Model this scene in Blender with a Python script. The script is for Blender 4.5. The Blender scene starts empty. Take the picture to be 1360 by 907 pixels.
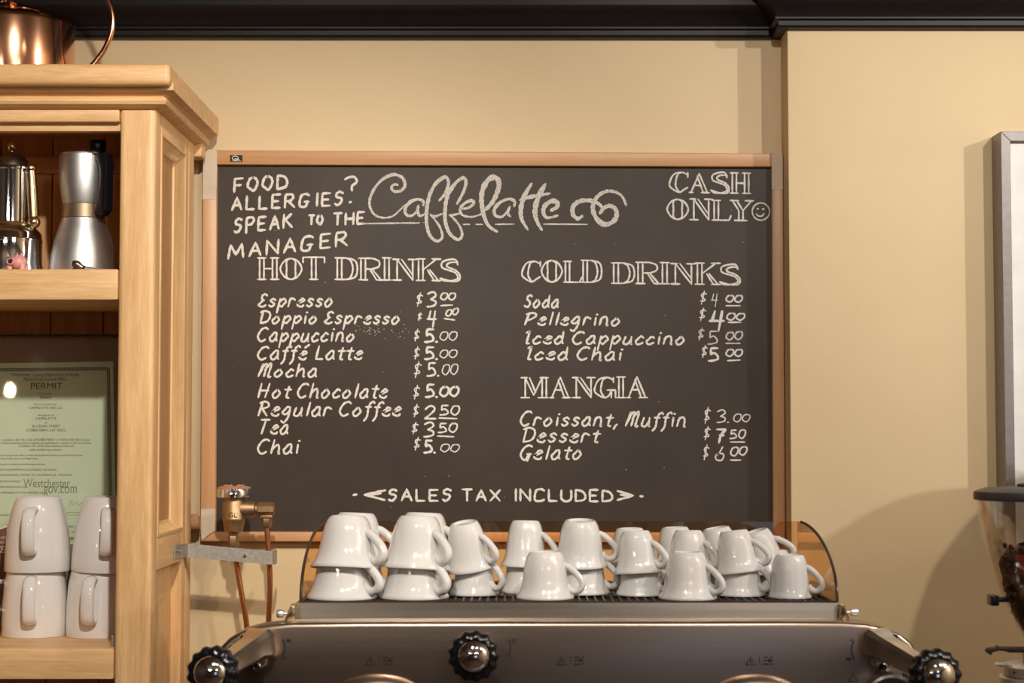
import bpy, bmesh, math, random
from mathutils import Vector, Matrix, Euler
random.seed(7)
S = bpy.context.scene
COL = S.collection
PI = math.pi
F = 2400.0                       # focal length in pixels of the 1360 x 907 frame
CAMZ = 1.62
TH = math.radians(3.0)
# ------------------------------------------------------------------ camera
cd = bpy.data.cameras.new('camera'); cam = bpy.data.objects.new('camera', cd); COL.objects.link(cam)
cd.sensor_width = 36.0; cd.lens = F * 36.0 / 1360.0; cd.clip_start = 0.05
cam.location = (0, 0, CAMZ); cam.rotation_euler = (PI/2 + TH, 0, 0)
cd.dof.use_dof = True; cd.dof.focus_distance = 2.72; cd.dof.aperture_fstop = 7.0
S.camera = cam
# ------------------------------------------------------------------ world, exposure
w = bpy.data.worlds.new('world'); S.world = w; w.use_nodes = True
w.node_tree.nodes['Background'].inputs[0].default_value = (0.62, 0.74, 1.0, 1)
w.node_tree.nodes['Background'].inputs[1].default_value = 0.8
S.view_settings.view_transform = 'Standard'; S.view_settings.look = 'None'
S.view_settings.gamma = 1.0; S.view_settings.use_curve_mapping = False
S.view_settings.exposure = 0.10
# ------------------------------------------------------------------ lamps: a row of ceiling track spots, and a softer room light
def lamp(name, loc, power, radius=0.03, color=(1.0, 0.92, 0.80)):
    l = bpy.data.lights.new(name, 'POINT'); l.energy = power; l.shadow_soft_size = radius; l.color = color
    o = bpy.data.objects.new(name, l); o.location = loc; COL.objects.link(o); return o
def spot(loc, aim, power, color, angle=78, blend=0.9, radius=0.022):
    l = bpy.data.lights.new('track_spot', 'SPOT'); l.energy = power; l.shadow_soft_size = radius; l.color = color
    l.spot_size = math.radians(angle); l.spot_blend = blend
    o = bpy.data.objects.new('track_spot', l); o.location = loc; COL.objects.link(o)
    o.rotation_euler = (Vector(aim) - Vector(loc)).to_track_quat('-Z', 'Y').to_euler()
spot((-0.15, 1.20, 2.50), (-0.64, 2.75, 1.42), 76, (1.0, 0.94, 0.84), 70)
spot((0.40, 1.25, 2.50), (0.40, 2.8, 1.50), 28, (1.0, 0.94, 0.85), 90)
spot((1.11, 1.40, 2.50), (0.70, 2.8, 1.55), 31, (1.0, 0.95, 0.87), 90)
lamp('track_light', (1.87, 1.43, 2.50), 50, 0.022, (0.94, 0.97, 1.0))
for cx in (-0.95, 0.85):            # two round chandeliers of small bulbs behind the camera
    for k in range(9):
        lamp('chandelier_bulb', (cx + 0.30 * math.cos(k * 2 * PI / 9), -0.55 + 0.30 * math.sin(k * 2 * PI / 9), 2.30), 1.5, 0.014, (1.0, 0.93, 0.83))

def W(px, py, Y):
    u = (px - 680.0) / F; v = (453.5 - py) / F
    dy = math.cos(TH) - v * math.sin(TH); dz = math.sin(TH) + v * math.cos(TH)
    k = Y / dy
    return Vector((u * k, Y, CAMZ + dz * k))
# ------------------------------------------------------------------ materials
def nmat(name):
    m = bpy.data.materials.new(name); m.use_nodes = True
    nt = m.node_tree; return m, nt, nt.nodes['Principled BSDF']
def noise(nt, scale, vec=(1, 1, 1), detail=4.0, rough=0.55):
    tc = nt.nodes.new('ShaderNodeTexCoord'); mp = nt.nodes.new('ShaderNodeMapping')
    mp.inputs['Scale'].default_value = vec
    n = nt.nodes.new('ShaderNodeTexNoise'); n.inputs['Scale'].default_value = scale
    n.inputs['Detail'].default_value = detail; n.inputs['Roughness'].default_value = rough
    nt.links.new(tc.outputs['Object'], mp.inputs[0]); nt.links.new(mp.outputs[0], n.inputs['Vector'])
    return n
def ramp(nt, src, stops):
    r = nt.nodes.new('ShaderNodeValToRGB')
    e = r.color_ramp.elements
    while len(e) < len(stops): e.new(0.5)
    for i, (p, c) in enumerate(stops):
        e[i].position = p; e[i].color = (*c, 1)
    nt.links.new(src, r.inputs[0]); return r
def bump(nt, b, src, strength, dist=0.002):
    bn = nt.nodes.new('ShaderNodeBump'); bn.inputs['Strength'].default_value = strength; bn.inputs['Distance'].default_value = dist
    nt.links.new(src, bn.inputs['Height']); nt.links.new(bn.outputs[0], b.inputs['Normal'])
def plain(name, c1, c2=None, rough=0.5, metal=0.0, scale=20, spec=0.5, coat=0, bmp=0, vec=(1, 1, 1)):
    m, nt, b = nmat(name)
    n = noise(nt, scale, vec)
    c2 = c2 or tuple(x * 0.88 for x in c1)
    r = ramp(nt, n.outputs[0], [(0.3, c2), (0.7, c1)])
    nt.links.new(r.outputs[0], b.inputs['Base Color'])
    b.inputs['Roughness'].default_value = rough; b.inputs['Metallic'].default_value = metal
    b.inputs['Specular IOR Level'].default_value = spec; b.inputs['Coat Weight'].default_value = coat
    if bmp: bump(nt, b, n.outputs[0], bmp)
    return m
def wood(name, light, dark, vec, rough=0.45):
    m, nt, b = nmat(name)
    n1 = noise(nt, 9, vec, 5, 0.6); n2 = noise(nt, 60, vec, 3, 0.6)
    mx = nt.nodes.new('ShaderNodeMath'); mx.operation = 'MULTIPLY_ADD'
    mx.inputs[1].default_value = 0.35; nt.links.new(n2.outputs[0], mx.inputs[0]); 
    sc = nt.nodes.new('ShaderNodeMath'); sc.operation = 'MULTIPLY'; sc.inputs[1].default_value = 0.65
    nt.links.new(n1.outputs[0], sc.inputs[0]); nt.links.new(sc.outputs[0], mx.inputs[2])
    mid = tuple((a + c) / 2 for a, c in zip(light, dark))
    r = ramp(nt, mx.outputs[0], [(0.32, dark), (0.47, mid), (0.60, light)])
    nt.links.new(r.outputs[0], b.inputs['Base Color']); b.inputs['Roughness'].default_value = rough
    bump(nt, b, mx.outputs[0], 0.12, 0.001)
    return m
def clear(name, tint, refl=0.08, rough=0.02, edge=None):
    m, nt, b = nmat(name); nt.nodes.remove(b)
    out = nt.nodes['Material Output']
    t = nt.nodes.new('ShaderNodeBsdfTransparent'); t.inputs[0].default_value = (*tint, 1)
    g = nt.nodes.new('ShaderNodeBsdfGlossy'); g.inputs['Roughness'].default_value = rough; g.inputs[0].default_value = (1, 1, 1, 1)
    fc = nt.nodes.new('ShaderNodeLayerWeight'); fc.inputs[0].default_value = 0.5
    pw = nt.nodes.new('ShaderNodeMath'); pw.operation = 'POWER'; pw.inputs[1].default_value = 4.0
    nt.links.new(fc.outputs['Facing'], pw.inputs[0])
    lw = nt.nodes.new('ShaderNodeMath'); lw.operation = 'MULTIPLY_ADD'; lw.inputs[1].default_value = 0.6; lw.inputs[2].default_value = refl * 0.5
    nt.links.new(pw.outputs[0], lw.inputs[0])
    mx = nt.nodes.new('ShaderNodeMixShader')
    nt.links.new(lw.outputs[0], mx.inputs[0]); nt.links.new(t.outputs[0], mx.inputs[1]); nt.links.new(g.outputs[0], mx.inputs[2])
    nt.links.new(mx.outputs[0], out.inputs[0])
    return m
PL, PD = (0.82, 0.515, 0.245), (0.60, 0.325, 0.125)
M = {}
M['pine_v'] = wood('pine_upright', PL, PD, (6, 6, 0.5))
M['pine_h'] = wood('pine_lengthwise', PL, PD, (0.5, 6, 6))
M['pine_d'] = wood('pine_depthwise', PL, PD, (6, 0.5, 6))
M['pine_back'] = wood('pine_back', (0.62, 0.33, 0.12), (0.40, 0.19, 0.06), (6, 6, 0.5))
M['pine_panel'] = wood('pine_panel', (0.52, 0.26, 0.105), (0.40, 0.19, 0.07), (6, 6, 0.5))
M['oak_h'] = wood('oak_lengthwise', (0.66, 0.36, 0.17), (0.55, 0.28, 0.12), (0.4, 7, 7), 0.4)
M['oak_v'] = wood('oak_upright', (0.66, 0.36, 0.17), (0.55, 0.28, 0.12), (7, 7, 0.4), 0.4)
def wallmat():
    m, nt, b = nmat('cream_plaster')
    n = noise(nt, 2.2, (1, 1, 1), 6, 0.6); n2 = noise(nt, 38, (1, 1, 1), 4, 0.6)
    r = ramp(nt, n.outputs[0], [(0.3, (0.72, 0.525, 0.29)), (0.72, (0.785, 0.595, 0.345))])
    nt.links.new(r.outputs[0], b.inputs['Base Color']); b.inputs['Roughness'].default_value = 0.55
    bump(nt, b, n2.outputs[0], 0.10, 0.004); return m
M['wall'] = wallmat()
M['crown'] = plain('dark_brown_paint', (0.010, 0.0065, 0.0065), None, 0.42, spec=0.3)
M['dark_wall'] = plain('dark_wainscot', (0.10, 0.055, 0.035), None, 0.5)
M['ceil'] = plain('ceiling_paint', (0.26, 0.19, 0.13), None, 0.7)
M['floor'] = wood('floor_boards', (0.20, 0.10, 0.05), (0.12, 0.06, 0.03), (6, 0.5, 6))
M['counter'] = plain('dark_counter', (0.09, 0.055, 0.04), None, 0.3)
def boardmat():
    m, nt, b = nmat('chalkboard_black')
    n = noise(nt, 3.0, (1, 1, 1), 6, 0.62); n2 = noise(nt, 240, (0.08, 1, 1), 3)
    r = ramp(nt, n.outputs[0], [(0.32, (0.043, 0.0305, 0.023)), (0.70, (0.068, 0.0495, 0.0375))])
    nt.links.new(r.outputs[0], b.inputs['Base Color']); b.inputs['Roughness'].default_value = 0.46
    b.inputs['Specular IOR Level'].default_value = 0.24
    bump(nt, b, n2.outputs[0], 0.05, 0.0005); return m
M['board'] = boardmat()
def chalkmat(name, c, cut):
    m, nt, b = nmat(name)
    n = noise(nt, 1100, (1, 1, 1), 2, 0.7)
    r = ramp(nt, n.outputs[0], [(cut - 0.10, (0.09, 0.07, 0.058)), (cut + 0.06, c)])
    nt.links.new(r.outputs[0], b.inputs['Base Color']); b.inputs['Roughness'].default_value = 0.95
    b.inputs['Specular IOR Level'].default_value = 0.1; return m
M['chalk'] = chalkmat('white_chalk', (0.80, 0.735, 0.655), 0.38)
M['chalk_soft'] = chalkmat('dry_chalk', (0.74, 0.675, 0.595), 0.44)
M['chalk_faint'] = chalkmat('faint_chalk', (0.40, 0.35, 0.30), 0.47)
M['tape'] = plain('masking_tape', (0.70, 0.57, 0.42), (0.62, 0.48, 0.34), 0.6, scale=60)
M['china'] = plain('white_china', (0.635, 0.605, 0.575), (0.615, 0.585, 0.555), 0.03, scale=8, spec=0.5, coat=0.8)
M['mug'] = plain('white_glaze', (0.83, 0.79, 0.755), (0.82, 0.78, 0.745), 0.06, scale=8, coat=0.7)
M['steel'] = plain('brushed_steel', (0.42, 0.325, 0.26), (0.36, 0.275, 0.215), 0.30, 1.0, scale=30, vec=(0.03, 4, 8))
M['rail'] = plain('polished_steel', (0.62, 0.53, 0.44), (0.46, 0.385, 0.31), 0.24, 1.0, scale=20, vec=(0.1, 2, 6))
M['chrome'] = plain('chrome', (0.80, 0.82, 0.86), (0.74, 0.76, 0.80), 0.05, 1.0, scale=10)
M['alu'] = plain('cast_aluminium', (0.80, 0.785, 0.77), (0.70, 0.68, 0.66), 0.42, 1.0, scale=70)
M['brass'] = plain('rough_brass', (0.46, 0.30, 0.165), (0.34, 0.215, 0.11), 0.5, 1.0, scale=90, bmp=0.1)
M['brass_shiny'] = plain('polished_brass', (0.82, 0.65, 0.41), (0.72, 0.55, 0.32), 0.2, 1.0, scale=30)
M['copper'] = plain('polished_copper', (0.80, 0.42, 0.25), (0.70, 0.33, 0.18), 0.15, 1.0, scale=40, vec=(1, 1, .2))
M['pipe'] = plain('dull_copper', (0.60, 0.27, 0.13), (0.45, 0.19, 0.08), 0.33, 1.0, scale=120)
M['band'] = plain('brown_metal', (0.42, 0.30, 0.20), (0.34, 0.24, 0.15), 0.42, 0.9, scale=60)
M['arm'] = plain('cast_chrome', (0.78, 0.74, 0.69), (0.68, 0.64, 0.60), 0.24, 1.0, scale=40)
M['zinc'] = plain('galvanised_steel', (0.52, 0.47, 0.41), (0.38, 0.34, 0.29), 0.5, 0.8, scale=160)
M['black'] = plain('black_plastic', (0.006, 0.0055, 0.007), None, 0.25, spec=0.35)
M['black_matte'] = plain('black_rubber', (0.022, 0.018, 0.016), None, 0.6)
M['lid'] = plain('grey_black_plastic', (0.045, 0.04, 0.036), None, 0.45)
M['wire'] = plain('dark_wire', (0.035, 0.025, 0.02), None, 0.4, 0.5)
M['amber'] = clear('amber_acrylic', (0.945, 0.79, 0.62))
M['amber_edge'] = plain('amber_edge', (0.045, 0.022, 0.012), None, 0.3)
M['smoke'] = clear('smoked_hopper', (0.92, 0.885, 0.845), 0.22)
M['glass'] = clear('picture_glass', (0.985, 0.99, 0.985), 0.06)
M['beans'] = plain('roasted_beans', (0.085, 0.036, 0.018), (0.04, 0.015, 0.008), 0.32, scale=60)
M['mat'] = plain('tan_mount', (0.30, 0.20, 0.13), None, 0.8)
M['paper'] = plain('pale_green_paper', (0.70, 0.78, 0.57), (0.66, 0.74, 0.53), 0.8, scale=12)
M['ink'] = plain('dark_ink', (0.11, 0.12, 0.08), None, 0.8)
M['ink_faint'] = plain('faint_ink', (0.30, 0.34, 0.23), None, 0.8)
M['frame'] = plain('charcoal_frame', (0.30, 0.265, 0.255), (0.25, 0.22, 0.21), 0.42, 0.35, scale=80)
M['poster'] = plain('white_mount', (0.86, 0.83, 0.80), None, 0.6)
M['pink'] = plain('pink_ceramic', (0.80, 0.42, 0.38), (0.66, 0.26, 0.26), 0.35, scale=90)
M['pewter'] = plain('pewter', (0.34, 0.29, 0.22), (0.16, 0.13, 0.10), 0.35, 1.0, scale=90)
M['packet'] = plain('brown_packet', (0.16, 0.055, 0.028), None, 0.5)
M['cream_ink'] = plain('cream_print', (0.80, 0.72, 0.58), None, 0.6)
M['cork'] = plain('rough_wood', (0.52, 0.27, 0.13), (0.34, 0.15, 0.07), 0.8, scale=160, bmp=0.3)
M['mark'] = plain('etched_mark', (0.012, 0.008, 0.006), None, 0.6)
M['red'] = plain('red_label', (0.42, 0.05, 0.03), None, 0.5)
M['shade'] = plain('green_enamel', (0.03, 0.05, 0.04), None, 0.3)
def emit(name, c, s):
    m, nt, b = nmat(name); b.inputs['Emission Color'].default_value = (*c, 1); b.inputs['Emission Strength'].default_value = s
    b.inputs['Base Color'].default_value = (*c, 1); return m
M['bulb'] = emit('lit_bulb', (1.0, 0.80, 0.55), 70)
# ------------------------------------------------------------------ mesh helpers
class B:
    def __init__(s): s.bm = bmesh.new(); s.flat = False
    def add(s, vs, fs):
        v = [s.bm.verts.new(p) for p in vs]
        for f in fs:
            try: s.bm.faces.new([v[i] for i in f])
            except ValueError: pass
        return s
    def box(s, a, b, bev=0.0, seg=2, mat=None):
        a, b = Vector(a), Vector(b); c = (a + b) / 2; d = b - a
        mt = Matrix.Translation(c) @ Matrix.Diagonal((abs(d.x), abs(d.y), abs(d.z), 1))
        if mat is not None: mt = mat @ mt
        t = bmesh.new(); bmesh.ops.create_cube(t, size=1, matrix=mt)
        if bev: bmesh.ops.bevel(t, geom=t.edges[:], offset=bev, segments=seg, affect='EDGES', profile=0.6)
        return s.merge(t)
    def merge(s, t, mat=None):
        t.verts.index_update()
        vs = [(mat @ v.co) if mat is not None else v.co.copy() for v in t.verts]; fs = [[v.index for v in f.verts] for f in t.faces]
        t.free(); return s.add(vs, fs)
    def lathe(s, prof, seg=40, mat=None, cap0=True, cap1=True, wob=None):
        """prof: list of (r, z); around local Z"""
        mat = mat or Matrix.Identity(4); vs = []; fs = []; n = len(prof)
        for r, z in prof:
            for k in range(seg):
                a = 2 * PI * k / seg; rr = r * (wob(a, z) if wob else 1)
                vs.append(mat @ Vector((rr * math.cos(a), rr * math.sin(a), z)))
        for i in range(n - 1):
            for k in range(seg):
                k2 = (k + 1) % seg
                fs.append((i*seg + k, i*seg + k2, (i+1)*seg + k2, (i+1)*seg + k))
        if cap0: fs.append(tuple(range(seg - 1, -1, -1)))
        if cap1: fs.append(tuple((n-1)*seg + k for k in range(seg)))
        return s.add(vs, fs)
    def tube(s, pts, r, seg=12, flat=1.0, smooth=0):
        pts = [Vector(p) for p in pts]
        rad = list(r) if isinstance(r, (list, tuple)) else [r] * len(pts)
        if smooth: pts, rad = spline(pts, smooth, rad)
        n = len(pts); vs = []; fs = []; up = None
        for i in range(n):
            t = (pts[min(i+1, n-1)] - pts[max(i-1, 0)]).normalized()
            if up is None:
                up = Vector((0, 1, 0)) if abs(t.y) < 0.9 else Vector((1, 0, 0))
            b = t.cross(up)
            if b.length < 1e-6: b = t.orthogonal()
            b.normalize(); up = b.cross(t).normalized()
            for k in range(seg):
                a = 2 * PI * k / seg
                vs.append(pts[i] + b * rad[i] * math.cos(a) + up * rad[i] * flat * math.sin(a))
        for i in range(n - 1):
            for k in range(seg):
                k2 = (k + 1) % seg
                fs.append((i*seg + k, i*seg + k2, (i+1)*seg + k2, (i+1)*seg + k))
        fs.append(tuple(range(seg - 1, -1, -1))); fs.append(tuple((n-1)*seg + k for k in range(seg)))
        return s.add(vs, fs)
    def prism(s, pts, off, bev=0.0, seg=2):
        """polygon of Vectors extruded by vector off"""
        t = bmesh.new(); off = Vector(off)
        a = [t.verts.new(p) for p in pts]; b = [t.verts.new(Vector(p) + off) for p in pts]
        n = len(pts)
        f0 = t.faces.new(a); f1 = t.faces.new(b[::-1])
        for i in range(n): t.faces.new((a[(i+1) % n], a[i], b[i], b[(i+1) % n]))
        bmesh.ops.recalc_face_normals(t, faces=t.faces[:])
        if bev:
            es = [e for e in t.edges if (f0 in e.link_faces or f1 in e.link_faces)]
            bmesh.ops.bevel(t, geom=es, offset=bev, segments=seg, affect='EDGES', profile=0.5)
        return s.merge(t)
    def sphere(s, c, r, seg=20, sc=(1, 1, 1), mat=None):
        t = bmesh.new(); bmesh.ops.create_uvsphere(t, u_segments=seg, v_segments=seg // 2 + 2, radius=1)
        m4 = Matrix.Translation(c) @ (mat or Matrix.Identity(4)) @ Matrix.Diagonal((r*sc[0], r*sc[1], r*sc[2], 1))
        return s.merge(t, m4)
    def obj(s, name, mat, parent=None, loc=None, angle=38, local=False, **props):
        bm = s.bm
        if s.flat:
            bm.normal_update()
            for f in bm.faces:
                if f.normal.y > 0: f.normal_flip()
        else: bmesh.ops.recalc_face_normals(bm, faces=bm.faces[:])
        o_loc = Vector(loc) if loc is not None else Vector((0, 0, 0))
        if not local:
            base = o_loc.copy(); p = parent
            while p is not None: base += p.location; p = p.parent
            for v in bm.verts: v.co -= base
        me = bpy.data.meshes.new(name); bm.to_mesh(me); bm.free()
        me.materials.append(mat)
        me.shade_smooth(); me.set_sharp_from_angle(angle=math.radians(angle))
        o = bpy.data.objects.new(name, me); COL.objects.link(o); o.location = o_loc
        if parent is not None: o.parent = parent
        for k, v in props.items(): o[k] = v
        return o
def spline(pts, sub, rad=None):
    out, ro = [], []
    n = len(pts)
    for i in range(n - 1):
        p0, p1, p2, p3 = pts[max(i-1, 0)], pts[i], pts[i+1], pts[min(i+2, n-1)]
        for j in range(sub):
            t = j / sub
            out.append(0.5 * ((2*p1) + (p2 - p0)*t + (2*p0 - 5*p1 + 4*p2 - p3)*t*t + (3*p1 - p0 - 3*p2 + p3)*t**3))
            if rad: ro.append(rad[i] * (1 - t) + rad[i+1] * t)
    out.append(pts[-1])
    if rad: ro.append(rad[-1]); return out, ro
    return out
def empty(name, loc, rot=(0, 0, 0)):
    o = bpy.data.objects.new(name, None); o.empty_display_size = 0.05
    o.location = loc; o.rotation_euler = rot; COL.objects.link(o); return o
def tag(o, label, cat, group=None):
    o['label'] = label; o['category'] = cat
    if group: o['group'] = group
    return o
def struct(b, name, mat, **kw):
    o = b.obj(name, mat, **kw); o['kind'] = 'structure'; return o
def axis(d, loc=(0, 0, 0)):
    """matrix taking local Z to direction d"""
    d = Vector(d).normalized()
    return Matrix.Translation(loc) @ d.to_track_quat('Z', 'Y').to_matrix().to_4x4()
# ------------------------------------------------------------------ the room
WY = 2.90; PY = 2.83; PX = 0.4355
struct(B().box((-2.2, WY, 0), (PX + 0.05, WY + 0.12, 2.75)), 'wall_back', M['wall'])
struct(B().box((PX, PY, 0), (2.6, WY + 0.12, 2.75), 0.003), 'wall_pilaster', M['wall'])
struct(B().box((-2.32, -3.5, 0), (-2.2, WY + 0.12, 2.75)), 'wall_left', M['dark_wall'])
struct(B().box((2.6, -3.5, 0), (2.72, WY + 0.12, 2.75)), 'wall_right', M['wall'])
fw = B()
fw.box((-2.32, -3.62, 0), (2.72, -3.5, 0.9)); fw.box((-2.32, -3.62, 2.2), (2.72, -3.5, 2.75))
fw.box((-2.32, -3.62, 0.9), (0.7, -3.5, 2.2)); fw.box((2.0, -3.62, 0.9), (2.72, -3.5, 2.2))
struct(fw, 'wall_front', M['dark_wall'])
wf = B()
for a, b in (((0.7, -3.6, 0.9), (0.76, -3.52, 2.2)), ((1.94, -3.6, 0.9), (2.0, -3.52, 2.2)), ((0.76, -3.6, 0.9), (1.94, -3.52, 0.96)), ((0.76, -3.6, 2.14), (1.94, -3.52, 2.2)), ((1.33, -3.59, 0.96), (1.37, -3.53, 2.14))):
    wf.box(a, b, 0.004)
struct(wf, 'window_1', M['crown'])
struct(B().box((-2.32, -3.62, -0.1), (2.72, WY + 0.12, 0)), 'floor', M['floor'])
struct(B().box((-2.32, -3.62, 2.75), (2.72, WY + 0.12, 2.85)), 'ceiling', M['ceil'])
# dark crown moulding, mitred round the pilaster
CP = [(0.0, 0.000), (0.014, 0.000), (0.016, 0.004), (0.016, 0.011), (0.019, 0.0125), (0.022, 0.013), (0.022, 0.016), (0.020, 0.020), (0.026, 0.032), (0.038, 0.042), (0.046, 0.046), (0.046, 0.056), (0.052, 0.062), (0.066, 0.085), (0.09, 0.105), (0.10, 0.115), (0.10, 0.49), (0.0, 0.49)]
cz = W(680, 52.5, WY).z
def crown(path, name, z0):
    vs, fs = [], []; n = len(CP)
    for f in path:
        for off, z in CP: vs.append(Vector((*f(off), z0 + z)))
    for i in range(len(path) - 1):
        for k in range(n):
            k2 = (k + 1) % n; fs.append((i*n + k, i*n + k2, (i+1)*n + k2, (i+1)*n + k))
    return struct(B().add(vs, fs), name, M['crown'], angle=25)
crown([lambda o: (-2.2, WY - o), lambda o: (PX - o, WY - o)], 'trim_1', cz)
crown([lambda o: (PX - o, WY), lambda o: (PX - o, PY - o), lambda o: (2.6, PY - o)], 'trim_2', cz)
# ------------------------------------------------------------------ counter
ct = empty('counter', (0, 2.45, 0)); tag(ct, 'dark service counter carrying the espresso machine and the hutch', 'counter')
B().box((-1.7, 1.98, 0.89), (1.9, PY - 0.002, 0.93), 0.006).obj('worktop', M['counter'], ct)
B().box((-1.66, 2.06, 0.0), (1.86, PY - 0.01, 0.89), 0.004).obj('base', M['dark_wall'], ct)
# ------------------------------------------------------------------ pine cabinet
SX = -0.5008; CF = 2.52; CB = 2.83; CZ0 = 0.93
zs_up = W(100, 357, CF).z; zs_up_b = W(100, 398, CF).z
zs_lo = W(100, 861.5, CF).z; zs_lo_b = W(100, 902.5, CF).z
XL = -0.98
cab = empty('hutch', (-0.74, 2.675, CZ0)); tag(cab, 'honey pine open hutch with moulded cornice left of the chalkboard', 'cabinet')
stl = W(155.5, 500, CF).x
B().box((stl, CF, CZ0), (SX, CF + 0.045, 2.085), 0.0075, 3).obj('corner_post', M['pine_v'], cab)
b = B(); b.box((SX - 0.03, 2.752, CZ0), (SX, 2.783, 2.085), 0.002); b.box((SX - 0.03, 2.786, CZ0), (SX, CB, 2.085), 0.002); b.box((SX - 0.03, 2.78, CZ0), (SX - 0.004, 2.79, 2.08)); b.obj('rear_stile', M['pine_v'], cab)
B().box((SX - 0.03, CF + 0.045, 2.050), (SX - 0.0003, 2.7515, 2.085), 0.002).obj('side_rail', M['pine_d'], cab)
B().box((SX - 0.03, CF + 0.045, 1.431), (SX - 0.0003, 2.7515, 1.480), 0.002).obj('side_rail', M['pine_d'], cab)
B().box((SX - 0.028, CF + 0.045, CZ0), (SX - 0.0003, 2.7515, 1.0), 0.002).obj('side_rail', M['pine_d'], cab)
B().box((SX - 0.028, CF + 0.04, 1.475), (SX - 0.0155, 2.752, 2.055)).obj('side_panel', M['pine_panel'], cab, label='darker reddish pine upper panel')
B().box((SX - 0.028, CF + 0.04, 0.99), (SX - 0.0155, 2.752, 1.44)).obj('side_panel', M['pine_v'], cab)
# raised moulding round the upper panel (inside the frame)
pm = B()
def mould_loop(y0, y1, z0, z1):
    prof = [(-0.003, SX - 0.002), (-0.003, SX + 0.001), (0.001, SX + 0.0015), (0.003, SX - 0.002), (0.007, SX - 0.005), (0.011, SX - 0.011), (0.014, SX - 0.0125), (0.015, SX - 0.0165)]
    vs, fs = [], []; n = len(prof)
    for (sy, sz) in ((0, 0), (1, 0), (1, 1), (0, 1)):
        for d, x in prof:
            vs.append(Vector((x, (y0 + d) if sy == 0 else (y1 - d * 1.5), (z0 + d) if sz == 0 else (z1 - d))))
    for c in range(4):
        c2 = (c + 1) % 4
        for k in range(n - 1):
            fs.append((c*n + k, c*n + k + 1, c2*n + k + 1, c2*n + k))
    pm.add(vs, fs)
mould_loop(CF + 0.046, 2.752, 1.481, 2.050)
pm.obj('panel_moulding', M['pine_v'], cab, angle=50)
B().box((XL, CF, CZ0), (XL + 0.045, CB, 2.085), 0.004).obj('left_side', M['pine_v'], cab)
B().box((XL + 0.04, CF + 0.012, 2.05), (stl + 0.002, CF + 0.03, 2.100), 0.001).obj('frieze', M['pine_h'], cab)
B().box((XL + 0.04, CF - 0.001, W(80, 162, CF).z), (stl - 0.0008, CF + 0.03, W(80, 144, CF).z), 0.003).obj('top_rail', M['pine_h'], cab)
B().box((XL, 2.472, W(80, 112.5, 2.472).z), (-0.4724, 2.892, W(80, 84, 2.472).z), 0.007, 3).obj('top_board', M['pine_h'], cab)
cpf = [(0.0, 2.110), (0.030, 2.110), (0.030, 2.1005), (0.022, 2.0995), (0.017, 2.0965), (0.0135, 2.0945), (0.0135, 2.0935), (0.017, 2.0925), (0.0185, 2.0875), (0.0165, 2.0835), (0.012, 2.0815), (0.004, 2.0800), (0.0, 2.0785), (-0.004, 2.0785)]
vs, fs = [], []; n = len(cpf)
for f in (lambda o: (XL, CF - o), lambda o: (SX + o, CF - o), lambda o: (SX + o, 2.867)):
    for o_, z in cpf: vs.append(Vector((*f(o_), z)))
for i in range(2):
    for k in range(n - 1): fs.append((i*n + k, i*n + k + 1, (i+1)*n + k + 1, (i+1)*n + k))
fs.append(tuple(2*n + k for k in range(n)))
B().add(vs, fs).obj('cornice', M['pine_h'], cab, angle=30)
B().box((SX - 0.03, CB, 2.06), (SX + 0.012, 2.867, 2.10), 0.004).obj('cornice_return', M['pine_d'], cab)
for zt, zb in ((zs_up, zs_up_b), (zs_lo, zs_lo_b)):
    B().box((XL + 0.045, CF + 0.001, zb), (stl - 0.0006, CF + 0.024, zt), 0.003).obj('shelf_lip', M['pine_h'], cab)
    B().box((XL + 0.045, CF + 0.020, zb + 0.002), (SX - 0.031, CB - 0.03, zt - 0.0004)).obj('shelf', M['pine_h'], cab)
bp = B()
x = XL + 0.045; edges = [x]
tgt = [W(p, 430, 2.80).x for p in (-74, -2, 67, 137)]
for e in tgt + [SX - 0.031]: edges.append(e)
for a, b in zip(edges[:-1], edges[1:]): bp.box((a + 0.0008, CB - 0.03, CZ0), (b - 0.0008, CB - 0.012, 2.10), 0.0015)
bp.obj('back_panel', M['pine_back'], cab)
B().box((XL + 0.02, CB - 0.012, CZ0), (SX - 0.012, CB, 2.10)).obj('back_board', M['pine_back'], cab)
B().box((XL + 0.02, CF + 0.03, 2.085), (SX - 0.01, CB, 2.10)).obj('ceiling_board', M['pine_back'], cab)
B().box((XL + 0.045, CB - 0.05, 2.028), (SX - 0.031, CB - 0.03, 2.052), 0.002).obj('batten', M['pine_back'], cab)
kp = W(150.5, 850, 2.555)
B().box((kp.x - 0.0025, kp.y - 0.004, kp.z - 0.014), (kp.x + 0.008, kp.y + 0.004, kp.z + 0.008), 0.002).obj('catch', M['zinc'], cab, label='small steel catch')
# wooden peg between hutch and board
pg = B(); pc = W(251, 693.5, 2.868)
pg.lathe([(0.004, 0), (0.0105, 0.001), (0.0125, 0.003), (0.0125, 0.0125), (0.010, 0.0165), (0.003, 0.0175)], 20, axis((1, 0, 0), pc) )
pg.box((SX - 0.02, pc.y - 0.006, pc.z - 0.006), (pc.x + 0.003, pc.y + 0.006, pc.z + 0.006))
tag(pg.obj('wooden_peg', M['cork'], loc=pc), 'short rough wooden peg sticking out between hutch and chalkboard', 'peg')
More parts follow.
